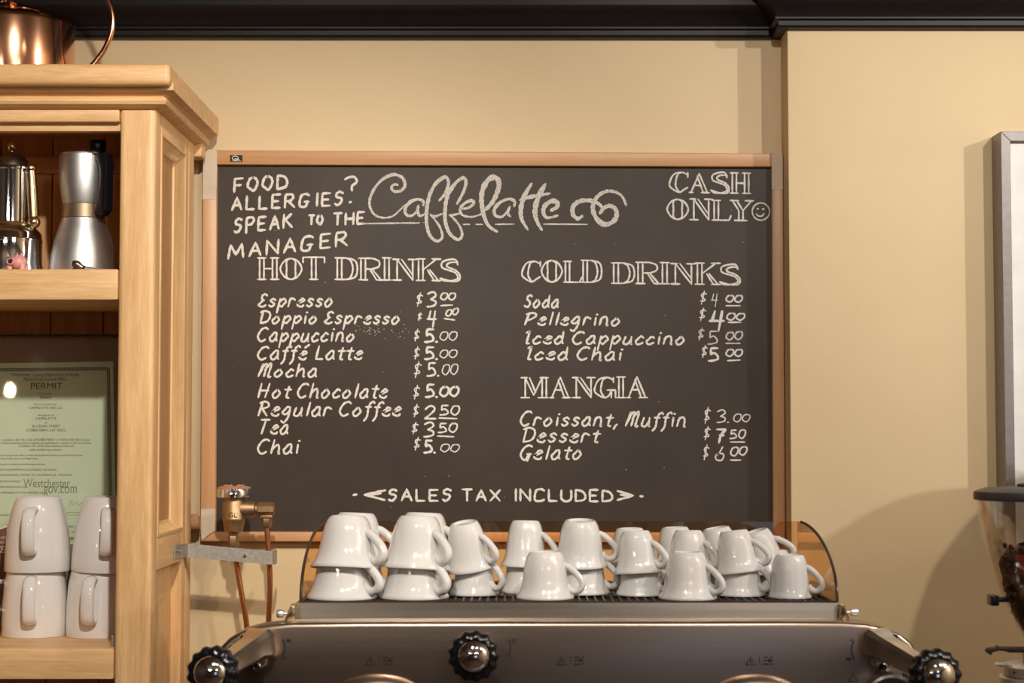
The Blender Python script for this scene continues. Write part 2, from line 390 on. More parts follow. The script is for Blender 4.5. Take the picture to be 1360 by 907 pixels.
# ------------------------------------------------------------------ chalkboard
cb = empty('chalkboard', (0.0, 2.885, W(680, 710, 2.885).z)); tag(cb, 'large black chalkboard menu with oak frame on the cream wall', 'menu board')
BY = 2.889; FY = 2.879
def quad(pts, Y, depth, bev=0.0): return B().prism([W(a, b, Y) for a, b in pts], (0, depth, 0), bev)
quad([(280, 212), (1032, 214), (1034, 712), (277, 713)], BY, 0.009).obj('writing_surface', M['board'], cb)
quad([(269, 199), (1040, 203.5), (1025, 221.5), (288, 218.5)], FY, 0.0195, 0.0022).obj('frame_rail', M['oak_h'], cb)
quad([(266, 719), (286, 706), (1027, 707.5), (1043, 721)], FY, 0.0195, 0.0022).obj('frame_rail', M['oak_h'], cb)
quad([(269, 199.5), (288, 219), (286, 706), (266, 719)], FY, 0.0195, 0.0022).obj('frame_stile', M['oak_v'], cb)
quad([(1040, 204), (1043, 720), (1027, 707), (1025, 222)], FY, 0.0195, 0.0022).obj('frame_stile', M['oak_v'], cb)
def tape(pts): 
    f = [W(a, b, FY - 0.0009) for a, b in pts]
    return B().prism(f, (0, 0.0008, 0)).obj('tape', M['tape'], cb, label='beige masking tape')
tape([(270, 201), (279, 198.2), (288, 200), (288.3, 219), (287, 264), (281, 265), (275, 264.5), (269, 265)])
tape([(1025, 203), (1039.5, 203.6), (1039.5, 252), (1032, 252.5), (1025, 251.5)])
tape([(267, 676), (286, 675.5), (286, 705), (280, 707.5), (274, 712), (268, 718), (266.5, 700)])
lg = quad([(305.8, 206), (321.8, 206), (321.8, 214.8), (305.8, 214.8)], FY - 0.0012, 0.0012).obj('maker_label', M['black'], cb, label='tiny black label with white swirl emblem')
# ---- stroke lettering ---------------------------------------------------------
SRF = BY - 0.0006
RIB = 0
def ribbon(b, pts, wd, taper=0.75):
    """flat chalk stroke on the board, widths in metres"""
    global RIB
    RIB = (RIB + 1) % 24; dy_ = Vector((0, -0.00002 * RIB, 0)); pts = [p + dy_ for p in pts]; b.flat = True
    n = len(pts)
    if n < 2: return
    if isinstance(wd, (int, float)): wd = [wd] * n
    L, R = [], []
    for i in range(n):
        t = pts[min(i+1, n-1)] - pts[max(i-1, 0)]
        if t.length < 1e-9: t = Vector((1, 0, 0))
        t.normalize(); nn = Vector((-t.z, 0, t.x))
        h = wd[i] / 2 * (taper if i in (0, n-1) else 1.0) * (1 + 0.18 * math.sin(i * 2.3 + pts[i].x * 900))
        L.append(pts[i] + nn * h); R.append(pts[i] - nn * h)
    t0 = (pts[1] - pts[0]).normalized(); t1 = (pts[-1] - pts[-2]).normalized()
    L = [v for v in L]; base = len(L)
    vs = L + R + [pts[0] - t0 * wd[0] * 0.4, pts[-1] + t1 * wd[-1] * 0.4]
    fs = [(i, i + 1, base + i + 1, base + i) for i in range(n - 1)]
    fs += [(2*base, 0, base), (base - 1, 2*base + 1, 2*base - 1)]
    b.add(vs, fs)
G = {}   # glyphs: (width, strokes); baseline 4, x-height 9, capitals c; '~' marks a curve
def g(ch, wdt, s, font='i'): G[(font, ch)] = (wdt, s)
for ch, wdt, s in (
 ('a', 6, '~59 39 17 06 14 34 56;59 55 64'), ('c', 5, '~58 39 17 06 14 34 55'), ('d', 6, '~57 39 17 06 14 34 56;5c 55 64'),
 ('e', 5, '~06 37 58 39 17 05 24 44 55'), ('f', 4, '~6b 5c 3b 28 24 12 01;09 49'), ('g', 6, '~59 39 17 06 15 35 57;~59 55 42 20 01'),
 ('h', 6, '1c 04;~06 28 49 57 54 64'), ('i', 2, '19 14;1b 2b'), ('l', 2, '2c 14'), ('m', 9, '19 04;~07 29 48 34;~37 59 88 74 84'),
 ('n', 6, '19 04;~07 29 49 57 54 64'), ('o', 6, '~39 17 06 14 34 56 57 39'), ('p', 6, '19 00;~17 49 67 56 34 15'), ('r', 5, '19 04;~07 29 58'),
 ('s', 5, '~58 39 18 27 46 45 24 05'), ('t', 4, '~3b 25 34 44;09 59'), ('u', 6, '~19 05 14 34 57;59 54 64'), ('\u00e9', 5, '~06 37 58 39 17 05 24 44 55;3b 6d'),
 ('E', 6, '~6b 4c 2b 29 48;~38 16 05 24 44 65'), ('D', 8, '2c 14;~0b 3c 7b 88 65 14'), ('C', 7, '~7b 5c 2b 08 06 24 44 65'), ('L', 6, '2c 14;14 64'),
 ('M', 9, '~04 2b 2c;~16 3b 5c 5a 44;~48 7c 8c 8a 74 94'), ('H', 8, '1c 04;7c 54;08 78'), ('R', 7, '2c 04;~0b 3c 6b 69 28;28 64'), ('T', 7, '0c 7c;4c 24'),
 ('S', 6, '~6b 4c 2b 29 48 56 34 05'), ('P', 7, '2c 04;~0b 4c 7b 69 27'), ('I', 3, '~0b 2c 2b 14;14 34'), ('G', 7, '~7b 5c 2b 08 06 24 44 57;47 77;67 53'),
 (',', 2, '~25 14 02'), ('0', 5, '~3c 1b 07 15 34 57 5b 3c'), ('2', 6, '~0a 2c 4c 5a 37 04;04 64'), ('3', 6, '~0b 2c 4c 5a 28;~28 57 55 24 04'),
 ('4', 6, '2c 17 07;07 67;5c 42'), ('5', 6, '1c 5c;1c 18;~18 39 57 55 24 04'), ('6', 6, '~4c 28 06 14 44 57 38 07'), ('7', 6, '0c 6c;~6c 38 23;28 58'),
 ('$', 5, '~5b 3c 1b 19 37 46 35 05;3e 12'), ('.', 2, '04 14'), ('-', 3, '08 28')): g(ch, wdt, s)
for ch, wdt, s in (
 ('A', 6, '04 3c 64;17 57'), ('C', 6, '~6b 4c 1b 06 14 44 65'), ('D', 6, '0c 04;~0c 4b 68 55 04'), ('E', 5, '0c 04;0c 5c;08 48;04 54'), ('F', 5, '0c 04;0c 5c;08 48'),
 ('G', 7, '~6b 4c 1b 06 14 44 57;37 67'), ('H', 6, '0c 04;6c 64;08 68'), ('I', 1, '1c 14'), ('K', 6, '0c 04;5c 08;28 64'), ('L', 5, '0c 04;04 54'), ('M', 8, '04 1c;1c 46;46 7c;7c 84'),
 ('N', 6, '04 0c;0c 64;64 6c'), ('O', 6, '~3c 1b 07 25 44 68 5b 3c'), ('P', 5, '0c 03;~0c 4c 5a 38 08'), ('R', 6, '0c 04;~0c 4c 5a 38 08;28 64'),
 ('S', 5, '~5b 3c 1b 19 48 46 24 05'), ('T', 6, '0c 6c;3c 34'), ('U', 6, '~0c 06 24 44 66 6c'), ('X', 6, '0c 64;6c 04'), ('?', 5, '~0b 2c 4c 5a 38 36')): g(ch, wdt, s, 'b')
for ch, wdt, s in (
 ('H', 10, '14 1c;34 3c;74 7c;94 9c;38 78;04 44;0c 4c;64 a4;6c ac'), ('O', 10, '~5c 2b 08 25 54 85 a8 8b 5c;~5c 3b 38 35 54 75 78 7b 5c'),
 ('T', 10, '44 4c;64 6c;0a 0c;0c ac;ac aa;34 74'), ('D', 10, '14 1c;34 3c;0c 5c;04 54;~5c 9b a8 95 54;~5c 7b 88 75 54'),
 ('R', 10, '14 1c;34 3c;0c 6c;04 44;~6c 9b 99 68;38 68;58 84;68 a4;84 b4'), ('I', 4, '14 1c;34 3c;0c 4c;04 44'),
 ('N', 10, '24 2c;0c 3c;2c 94;4c 96;94 9c;04 44;7c bc'), ('K', 10, '14 1c;34 3c;0c 4c;04 44;38 9c;58 84;68 a4;7c bc;74 b4'),
 ('S', 9, '~8a 7c 4c 1b 19 48 77 85 54 24 05;~8b 5b 3a 49 78 96 84 44 05'), ('C', 9, '9a 9c;~9b 6c 2b 07 25 54 75 96;~6c 4b 37 45 54'),
 ('L', 8, '14 1c;34 3c;0c 4c;04 84;84 96'), ('A', 10, '14 5c;4b 74;5c 94;37 67;04 24;64 a4'),
 ('M', 13, '24 2c;0c 3c;2c 65;4c 76;65 ac;a4 ac;c4 cc;9c dc;04 44;84 d4'), ('G', 10, '9a 9c;~9b 6c 2b 07 25 54 75 87;~6c 4b 37 45 54;67 a7;87 84;a7 a4'),
 ('Y', 10, '0c 4c;7c bc;1c 48;3c 68;ac 68;48 44;68 64;24 84')): g(ch, wdt, s, 'h')
def write(b, text, x0, x1, y0, y1, capp, font='i', wd=2.4, slant=0.0, gap=2.4, space=4.0, jit=0.25):
    """lettering between pixel columns x0..x1 with baseline y0..y1 and capital height capp (pixels at the board)"""
    tot = 0; pos = []
    words = b if isinstance(b, list) else None; wi = 0
    for ch in text:
        if ch == ' ': tot += space; wi += 1; continue
        wdt = G[(font, ch)][0]; pos.append((ch, tot, wi)); tot += wdt + gap
    if words is not None: words.extend(B() for _ in range(wi + 1))
    tot -= gap
    ux = (x1 - x0) / max(tot, 1e-6); uy = capp / 8.0
    for ch, off, wi in pos:
        tb = words[wi] if words is not None else b
        jy = random.uniform(-jit, jit); js = random.uniform(0.96, 1.05)
        for s in G[(font, ch)][1].split(';'):
            crv = s[0] == '~'; s = s.lstrip('~')
            pts = []
            for p in s.split():
                a, c = int(p[0], 16), int(p[1], 16) - 4
                px = x0 + (off + a) * ux + slant * c * uy
                py = y0 + (y1 - y0) * (px - x0) / (x1 - x0 + 1e-6) - (c * js * uy + jy)
                pts.append(W(px, py, SRF))
            if crv: pts = spline(pts, 5)
            else:
                q = []
                for i in range(len(pts) - 1):
                    for k in range(4): q.append(pts[i].lerp(pts[i+1], k / 4))
                pts = q + [pts[-1]]
            ribbon(tb, pts, wd * 2.884 / F)
def line(items, mat='chalk'):
    for it in items:
        bs = []
        write(bs, *it[0], **it[1])
        for b in bs: b.obj('chalk_lettering', M[mat], cb)
def bar(b, x0, x1, y0, y1, wd=2.0):
    a, c = W(x0, y0, SRF), W(x1, y1, SRF)
    ribbon(b, [a.lerp(c, k / 6) for k in range(7)], wd * 2.884 / F)
MB = dict(font='b', wd=3.4, gap=3.2, slant=0.05)
line([(('FOOD', 311, 381, 255, 250, 18), MB)]); 
b = B(); write(b, '?', 458, 474, 259, 259, 24, font='b', wd=3.2); bar(b, 464, 466.5, 269, 268, 3.4); b.obj('chalk_lettering', M['chalk'], cb)
line([(('ALLERGIES', 308, 455, 279, 272, 17), MB)])
line([(('SPEAK', 311, 388, 309, 302, 18), MB), (('TO', 410, 428, 298, 298, 12), MB), (('THE', 443, 483, 299, 297, 15), MB)])
line([(('MANAGER', 303, 461, 344, 326, 18), MB)])
HD = dict(font='h', wd=2.35, gap=0.6, jit=0.1)
line([(('HOT', 342, 431, 371, 371, 28), HD), (('DRINKS', 445, 611, 371, 373, 28), HD)])
line([(('COLD', 693, 799, 374, 375, 28), HD), (('DRINKS', 812, 983, 376, 378, 27), HD)])
line([(('MANGIA', 692, 860, 528, 528, 27), HD)])
line([(('CASH', 889, 997, 255, 257, 26), HD)]); line([(('ONLY', 886, 998, 291, 293, 27), HD)])
b = B()
for rr, a0, a1, cx, cy in ((11.5, 0, 2*PI, 1010.5, 281), (5.2, PI*1.12, PI*1.9, 1009.5, 282)):
    pts = [W(cx + rr * math.cos(a0 + (a1 - a0) * k / 24), cy - rr * math.sin(a0 + (a1 - a0) * k / 24), SRF) for k in range(25)]
    ribbon(b, pts, 1.9 * 2.884 / F)
bar(b, 1005.5, 1007.5, 277, 277.6, 2.4); bar(b, 1012.5, 1014.5, 278, 277.4, 2.4)
b.obj('chalk_smiley', M['chalk'], cb)
IT = dict(font='i', wd=2.75, slant=0.16)
for tx in (('Espresso', 343, 441, 407, 407, 17), ('Doppio Espresso', 344, 530, 429, 430, 16), ('Cappuccino', 342, 470, 453, 453, 17), ('Caff\u00e9 Latte', 342, 480, 477, 477, 17),
           ('Mocha', 343, 420, 500, 500, 16), ('Hot Chocolate', 343, 513, 528, 528, 18), ('Regular Coffee', 343, 531, 552, 552, 18), ('Tea', 344, 382, 576, 576, 18), ('Chai', 342, 396, 602, 602, 18),
           ('Soda', 696, 741, 408, 408, 16), ('Pellegrino', 697, 823, 431, 432, 16), ('Iced Cappuccino', 697, 909, 456, 457, 16), ('Iced Chai', 699, 825, 477, 478, 16),
           ('Croissant, Muffin', 691, 910, 565, 566, 18), ('Dessert', 693, 794, 587, 587, 18), ('Gelato', 691, 772, 610, 609, 18)):
    line([(tx, IT)])
def price(dollar, big, cents, ul=None, mat='chalk', bw=2.6, cw=2.2):
    b = B()
    write(b, '$', *dollar, font='i', wd=1.7, slant=0.05)
    write(b, *big, font='i', wd=bw, slant=0.06, gap=0.8)
    write(b, *cents, font='i', wd=cw, slant=0.08, gap=1.2)
    if ul: bar(b, *ul, 2.1)
    b.obj('chalk_price', M[mat], cb)
price((553, 561, 404, 404, 12), ('3', 567, 580, 407, 407, 18), ('00', 585, 604, 398, 398, 9), (585, 601, 406, 405))
price((555, 560, 424, 424, 7), ('4', 567, 579, 430, 430, 17), ('00', 592, 608, 420, 417, 8), (590, 604, 423, 425))
price((550, 557, 450, 450, 11), ('5.', 564, 583, 454, 454, 17), ('00', 584, 606, 452, 452, 11), cw=1.6, bw=3.2)
price((550, 557, 474, 474, 11), ('5.', 564, 583, 477, 477, 16), ('00', 584, 606, 475, 475, 10), cw=1.6, bw=3.0)
price((550, 559, 498, 498, 14), ('5.', 567, 585, 499, 499, 17), ('00', 587, 607, 498, 497, 13), cw=1.6)
price((549, 557, 527, 527, 12), ('5.', 565, 583, 527, 527, 17), ('00', 584, 608, 526, 526, 12), cw=3.0, bw=3.0)
price((549, 556, 551, 551, 11), ('2', 564, 579, 556, 556, 17), ('50', 584, 609, 551, 551, 12), (583, 607, 555, 556))
price((547, 555, 574, 574, 11), ('3', 563, 577, 580, 580, 19), ('50', 582, 606, 574, 574, 12), (581, 603, 579, 580))
price((550, 558, 595, 595, 11), ('5.', 563, 580, 601, 601, 16), ('00', 585, 609, 600, 600, 10), cw=1.6, bw=3.2)
price((930, 938, 401, 401, 12), ('4', 944, 953, 404, 404, 14), ('00', 964, 985, 401, 401, 9), (964, 983, 406, 406), bw=1.2)
price((929, 937, 423, 423, 11), ('4', 942, 961, 434, 434, 21), ('00', 965, 988, 425, 425, 9), (967, 984, 428, 428), bw=3.6)
price((927, 935, 449, 449, 11), ('5', 940, 954, 457, 457, 16), ('00', 964, 985, 451, 451, 10), (964, 983, 456, 456), 'chalk_soft', bw=2.0)
price((932, 939, 472, 472, 11), ('5', 941, 955, 479, 479, 16), ('00', 964, 985, 473, 473, 9), (966, 983, 479, 478), bw=3.0)
price((935, 943, 559, 559, 15), ('3.', 952, 970, 561, 561, 16), ('00', 974, 995, 560, 560, 10), cw=1.6, bw=1.8)
price((935, 943, 581, 581, 12), ('7', 951, 963, 586, 586, 16), ('50', 969, 989, 582, 582, 11), (970, 989, 587, 587), bw=3.2)
price((934, 941, 607, 607, 13), ('6', 950, 963, 611, 611, 18), ('00', 970, 991, 606, 604, 11), (970, 984, 611, 611), bw=2.0)
CAPB = dict(font='b', wd=3.1, gap=2.8, jit=0.1)
line([(('SALES', 516, 599, 665, 665, 15), CAPB), (('TAX', 614, 664, 665, 665, 14.5), CAPB), (('INCLUDED', 683, 813, 665, 666, 15), CAPB)])
for qs, nm in ((((512, 651, 484, 657), (484, 657, 511, 664), (506, 655, 488, 658)), 'chalk_arrow'), (((820, 652, 841, 658), (841, 658, 820, 664), (824, 657, 838, 658)), 'chalk_arrow'), (((469, 657.5, 474, 656.5),), 'chalk_dot'), (((850, 659, 854, 659),), 'chalk_dot')):
    b = B()
    for q in qs: bar(b, q[0], q[2], q[1], q[3], 3.2)
    b.obj(nm, M['chalk'], cb)
# script heading, traced as pen strokes
def script(b, strokes, ox, oy, k=6.8):
    for wd, pts in strokes:
        v = [W(ox + x / k, oy + y / k, SRF) for x, y in pts]
        n = len(v); v = spline(v, 6)
        ws = [wd * 1.22 * 2.884 / F * (0.62 + 0.55 * math.sin(PI * min(1, 0.1 + i / len(v)))) for i in range(len(v))]
        ribbon(b, v, ws)
b = B()
script(b, [
 (2.9, [(398, 212), (380, 203), (352, 212), (340, 238), (365, 266), (420, 262), (460, 220), (450, 160), (410, 126), (350, 116), (270, 150), (200, 220), (152, 310), (142, 390), (180, 470), (260, 505), (350, 490), (410, 440), (465, 385)]),
 (3.0, [(625, 395), (630, 360), (580, 338), (510, 362), (462, 430), (480, 482), (530, 482), (570, 440), (582, 395)]), (2.8, [(584, 392), (576, 440), (595, 488), (650, 465)]),
 (3.4, [(770, 350), (820, 290), (855, 190), (825, 137), (745, 190), (692, 280), (665, 380), (655, 480), (660, 580), (690, 670), (752, 716), (798, 680), (782, 600), (730, 520), (690, 475)]), (2.4, [(692, 478), (735, 492), (800, 466)]),
 (3.6, [(930, 380), (990, 270), (1012, 180), (985, 145), (920, 190), (860, 275), (832, 360), (822, 470), (830, 560), (868, 650), (938, 702), (977, 665), (960, 590), (910, 520), (862, 478)]), (2.4, [(862, 480), (900, 480), (960, 464)]),
 (2.9, [(972, 425), (1040, 412), (1083, 370), (1060, 348), (995, 378), (960, 430), (985, 482), (1070, 496), (1160, 468)]),
 (5.0, [(1190, 432), (1260, 350), (1308, 230), (1300, 160), (1250, 140), (1192, 190), (1155, 290), (1160, 420), (1190, 530), (1230, 590), (1295, 630)])], 470, 215)
script(b, [
 (3.2, [(155, 402), (160, 357), (110, 335), (30, 365), (-22, 425), (-15, 482), (40, 496), (90, 452), (118, 405)]), (2.8, [(117, 402), (97, 462), (125, 496)]),
 (4.4, [(312, 197), (252, 300), (216, 420), (225, 520), (278, 612)]), (4.8, [(437, 200), (382, 300), (345, 420), (355, 520), (408, 618)]), (3.6, [(206, 347), (300, 317), (400, 298), (482, 284)]),
 (4.4, [(485, 440), (545, 405), (540, 362), (488, 356), (430, 400), (420, 460), (455, 505), (550, 484)]),
 (4.2, [(772, 488), (728, 512), (685, 470), (690, 400), (752, 354), (850, 350), (920, 380), (958, 428), (930, 466)]),
 (4.4, [(930, 466), (962, 420), (1020, 396), (1072, 430), (1078, 500), (1030, 552), (960, 562), (892, 500), (865, 410), (900, 322), (980, 268), (1062, 270), (1130, 312), (1166, 392)])], 660, 215)
b.obj('chalk_script', M['chalk_soft'], cb)
for q in ((480, 297, 557, 296), (615, 298, 624, 298), (632, 298, 641, 298), (658, 298, 683, 297.6), (722, 297.6, 780, 298)):
    b = B(); bar(b, q[0], q[2], q[1], q[3], 2.0); b.obj('chalk_underline', M['chalk_soft'], cb)
b = B()      # chalk specks knocked off the letters
for i in range(70):
    cx, cy = (random.gauss(490, 13), random.gauss(439, 4)) if i < 34 else ((random.gauss(530, 12), random.gauss(440, 6)) if i < 48 else (random.uniform(300, 1010), random.uniform(230, 695)))
    bar(b, cx, cx + random.uniform(0.5, 1.2), cy, cy + random.uniform(-.4, .4), random.uniform(0.5, 1.1))
b.obj('chalk_dust', M['chalk_soft'], cb, kind='stuff')
b = B()
ribs = [Vector((W(312.5 + 4.0 * math.cos(a), 209.8 + 2.7 * math.sin(a), FY - 0.0018))) for a in [2*PI*k/20 for k in range(21)]]
ribbon(b, ribs, 0.0013)
ribbon(b, [W(312, 210.5, FY - 0.0018), W(314, 211, FY - 0.0018), W(318, 212.2, FY - 0.0018)], 0.0014)
ribbon(b, [W(308, 213.8, FY - 0.0018), W(314, 213.8, FY - 0.0018), W(320, 213.8, FY - 0.0018)], 0.0009)
b.obj('emblem', M['cream_ink'], lg)
# ------------------------------------------------------------------ dark picture frame on the pilaster
pf = empty('picture_frame', (0.93, 2.80, 1.44)); tag(pf, 'charcoal picture frame around a white sheet right of the chalkboard', 'picture frame')
a = W(1329, 174.6, 2.776); zb = W(1400, 735, 2.776).z; x1 = a.x + 0.42; fwd = W(1343.5, 300, 2.776).x - a.x
Yf, Yb = 2.776, PY - 0.001
for nm, pts in (('frame_rail', [(a.x, a.z), (x1, a.z), (x1 - fwd, a.z - fwd), (a.x + fwd, a.z - fwd)]), ('frame_rail', [(a.x, zb), (a.x + fwd, zb + fwd), (x1 - fwd, zb + fwd), (x1, zb)]),
                ('frame_stile', [(a.x, a.z), (a.x + fwd, a.z - fwd), (a.x + fwd, zb + fwd), (a.x, zb)]), ('frame_stile', [(x1, a.z), (x1, zb), (x1 - fwd, zb + fwd), (x1 - fwd, a.z - fwd)])):
    B().prism([Vector((p, Yf, q)) for p, q in pts], (0, Yb - Yf, 0), 0.0007, 1).obj(nm, M['frame'], pf)
B().box((a.x + 0.012, Yf + 0.010, zb + 0.012), (x1 - 0.012, Yf + 0.014, a.z - 0.012)).obj('white_sheet', M['poster'], pf)
# ------------------------------------------------------------------ framed permit on the lower shelf
pr = empty('framed_permit', (W(62, 800, 2.775).x, 2.78, zs_lo)); tag(pr, 'glazed black frame with pale green permit leaning inside the hutch', 'framed certificate')
ptop = W(62, 444.5, 2.772).z; pxl, pxr = W(-75, 500, 2.772).x, W(160.5, 500, 2.772).x
fr = B()
for a_, b_ in (((pxl, 2.768, ptop - 0.0022), (pxr, 2.786, ptop)), ((pxl, 2.768, zs_lo), (pxr, 2.786, zs_lo + 0.003)), ((pxl, 2.768, zs_lo), (pxl + 0.003, 2.786, ptop)), ((pxr - 0.003, 2.768, zs_lo), (pxr, 2.786, ptop))):
    fr.box(a_, b_, 0.0005, 1)
fr.obj('frame', M['black'], pr)
B().box((pxl + 0.002, 2.779, zs_lo + 0.002), (pxr - 0.002, 2.785, ptop - 0.001)).obj('mount', M['mat'], pr)
pp = B().prism([W(-36, 483, 2.7785), W(150.3, 480, 2.7785), W(154.5, 722, 2.7785), W(-33, 724, 2.7785)], (0, 0.0005, 0)).obj('permit_sheet', M['paper'], pr)
B().box((pxl + 0.003, 2.7705, zs_lo + 0.003), (pxr - 0.003, 2.7722, ptop - 0.002)).obj('glass', M['glass'], pr)
def text_mesh(b, txt, cx, cy, width_px, Y, hpx=None, left=False, font_scale=1.0):
    cu = bpy.data.curves.new('t', 'FONT'); cu.body = txt; cu.size = 1.0
    to = bpy.data.objects.new('t', cu); COL.objects.link(to)
    bpy.context.view_layer.update()
    me = bpy.data.meshes.new_from_object(to.evaluated_get(bpy.context.evaluated_depsgraph_get()))
    xs = [v.co.x for v in me.vertices]; ys = [v.co.y for v in me.vertices]
    w0, h0 = max(xs) - min(xs), max(ys)
    s = width_px * Y / F / w0; sv = (hpx * Y / F / h0) if hpx else s
    c = W(cx, cy, Y)
    vs = [Vector((c.x + ((v.co.x - min(xs)) - (0 if left else w0 / 2)) * s, Y, c.z + v.co.y * sv)) for v in me.vertices]
    b.add(vs, [tuple(p.vertices) for p in me.polygons]); b.flat = True
    bpy.data.objects.remove(to); bpy.data.curves.remove(cu); bpy.data.meshes.remove(me)
TY = 2.7782
for tx, cx, cy, wp, hp in (('Westchester County Department of Health', 60, 499.5, 90, 4.2), ('Mount Kisco Central Office', 60, 505.5, 57, 4.2), ('PERMIT', 62, 516.5, 42, 8),
     ('To Operate a', 61, 524, 19, 2.6), ('Bakery', 61, 529.5, 15, 4), ('This is to certify that', 60, 538, 30, 2.6), ('CAFFELATTE USA LLC', 61, 543, 44, 3.2), ('the operator of', 61, 552.5, 22, 2.6),
     ('CAFFELATTE', 61, 557.5, 28, 3.4), ('at', 61, 562.5, 3, 2.2), ('26 CEDAR STREET', 61, 567.5, 38, 3.4), ('DOBBS FERRY, NY 10522', 61, 573, 52, 3.4),
     ('Located in the VILLAGE of DOBBS FERRY in WESTCHESTER County', 61, 585.5, 116, 3), ('has been granted permission to operate said establishment in compliance with the provisions', 61, 589.5, 120, 2.8), ('of Subpart 14-1 of the State Sanitary Code and', 61, 593.5, 73, 3), ('under the following conditions:', 61, 598.5, 43, 2.8),
     ('This permit is granted subject to any and all applicable State, Local and Municipal Laws', 52, 605.5, 116, 2.4), ('Ordinances, Codes, Rules and Regulations', 20, 610, 60, 2.4), ('This permit is limited by the following restrictions', 28, 617.5, 64, 2.4),
     ('ON-SITE CONSUMPTION OF ALCOHOLIC BEVERAGES', 34, 625, 82, 2.4), ('INDOOR SEATING LIMITED TO THE PREVIOUS - MAXIMUM', 44, 632, 104, 2.4), ('LOCATION OF FOOD', 12, 640.5, 30, 2.4), ('APPROVED PREPARATION ITEMS', 14, 648, 46, 2.4), ('FOOD PREPARED ON THE PREMISES ONLY', 26, 655.5, 74, 2.4),
     ('Expiration Date', 8, 685, 30, 2.6), ('PERMIT IS NON-TRANSFERABLE', 110, 701, 42, 3), ('Inspector', 100, 707, 10, 2)):
    b = B(); text_mesh(b, tx, cx, cy, wp, TY, hp); b.obj('printed_line', M['ink'], pp)
for tx, cx, cy, wp, hp in (('Westchester', 62, 647, 62, 11), ('gov.com', 80, 655, 44, 9)):
    b = B(); text_mesh(b, tx, cx, cy, wp, TY - 0.0001, hp); b.obj('watermark', M['ink_faint'], pp)
b = B()   # chain border
def chain(p, q, n):
    p, q = Vector(p), Vector(q)
    for k in range(n):
        c = p.lerp(q, (k + 0.5) / n)
        pts = [W(c.x + 1.7 * math.cos(t), c.y + 1.7 * math.sin(t), TY) for t in [2*PI*i/8 for i in range(9)]]
        ribbon(b, pts, 0.0011, 1)
chain((-28, 491.5), (143, 489.5), 62); chain((144, 489), (147.5, 713), 80); chain((-24, 716), (147, 714.5), 62)
b.obj('chain_border', M['ink'], pp)
b = B()
ribbon(b, spline([W(x_, y_, TY) for x_, y_ in ((92, 672), (95, 664), (97, 671), (101, 667), (104, 671), (108, 668), (112, 671))], 5), 0.0006, 1)
ribbon(b, spline([W(x_, y_, TY) for x_, y_ in ((114, 671), (117, 665), (119, 671), (119, 666), (123, 668), (120, 673))], 5), 0.0006, 1)
ribbon(b, [W(88, 680.5, TY), W(100, 680.5, TY), W(118, 680.5, TY)], 0.0005, 1); ribbon(b, [W(88, 684, TY), W(100, 684, TY), W(118, 684, TY)], 0.0005, 1)
b.obj('signature', M['ink_faint'], pp)
# ------------------------------------------------------------------ brown packet and glass dish at the left end of the lower shelf
pk = empty('packet', (-0.765, 2.735, zs_lo)); tag(pk, 'brown printed packet with cream edge leaning behind the leftmost mug stack', 'packet')
Q = [W(-60, 722, 2.75), W(8.5, 697, 2.75), W(30, 770, 2.75), W(-40, 800, 2.75)]
B().prism(Q, (0, 0.012, 0), 0.003).obj('bag', M['packet'], pk)
b = B(); b.prism([W(-60, 722, 2.7485), W(8.5, 697, 2.7485), W(9.6, 700, 2.7485), W(-59, 725.5, 2.7485)], (0, 0.001, 0)); b.obj('cream_edge', M['cream_ink'], pk)
b = B()
for k, (tx, cx, cy, wp, hp) in enumerate((('ITALIAN', 0, 716, 15, 4), ('ROAST', 1, 722, 13, 4), ('DEL', 3, 734, 9, 9))): text_mesh(b, tx, cx, cy, wp, 2.7483, hp)
b.obj('print', M['cream_ink'], pk)
gd = empty('glass_dish', (W(-28, 830, 2.70).x, 2.725, zs_lo)); tag(gd, 'glass dish with white rim at the left end of the lower shelf', 'dish')
gc = Vector((W(-28, 830, 2.72).x, 2.725, zs_lo))
B().lathe([(0.026, 0.0), (0.032, 0.002), (0.038, 0.03), (0.041, 0.075), (0.0395, 0.075), (0.0365, 0.03), (0.030, 0.005)], 40, Matrix.Translation(gc), True, True).obj('bowl', M['smoke'], gd)
b = B(); b.lathe([(0.0385, 0.076), (0.0425, 0.075), (0.0435, 0.0785), (0.0415, 0.081), (0.0385, 0.079)], 40, Matrix.Translation(gc), False, False); b.lathe([(0.0395, 0.034), (0.0405, 0.036), (0.0395, 0.038), (0.038, 0.036)], 40, Matrix.Translation(gc), False, False)
b.obj('white_rim', M['mug'], gd)
# ------------------------------------------------------------------ mugs on the lower shelf
def cup_parts(root, prof_out, prof_in, hand, mat, seg=44, flat=1.0):
    b = B(); b.lathe(prof_out + prof_in, seg, None, False, True); b.obj('body', mat, root, local=True, angle=60)
    b = B(); b.tube([(x, 0, z) for x, z, r in hand], [r for x, z, r in hand], 14, flat, 6); b.obj('handle', mat, root, local=True, angle=60)
def clone(src, name):
    r = src.copy(); COL.objects.link(r); r.name = name
    for c in src.children:
        d = c.copy(); COL.objects.link(d); d.parent = r
    return r
MUGA = ([(0.0462, 0.0015), (0.0475, 0.0), (0.0482, 0.002), (0.0478, 0.02), (0.0465, 0.045), (0.044, 0.066), (0.0405, 0.084), (0.037, 0.097), (0.034, 0.105), (0.031, 0.1095), (0.029, 0.110), (0.0275, 0.1085)],
        [(0.0, 0.108)])
MUGA_IN = [(0.0445, 0.02), (0.043, 0.045), (0.0405, 0.066), (0.037, 0.084), (0.032, 0.097), (0.02, 0.1015), (0.002, 0.102)]
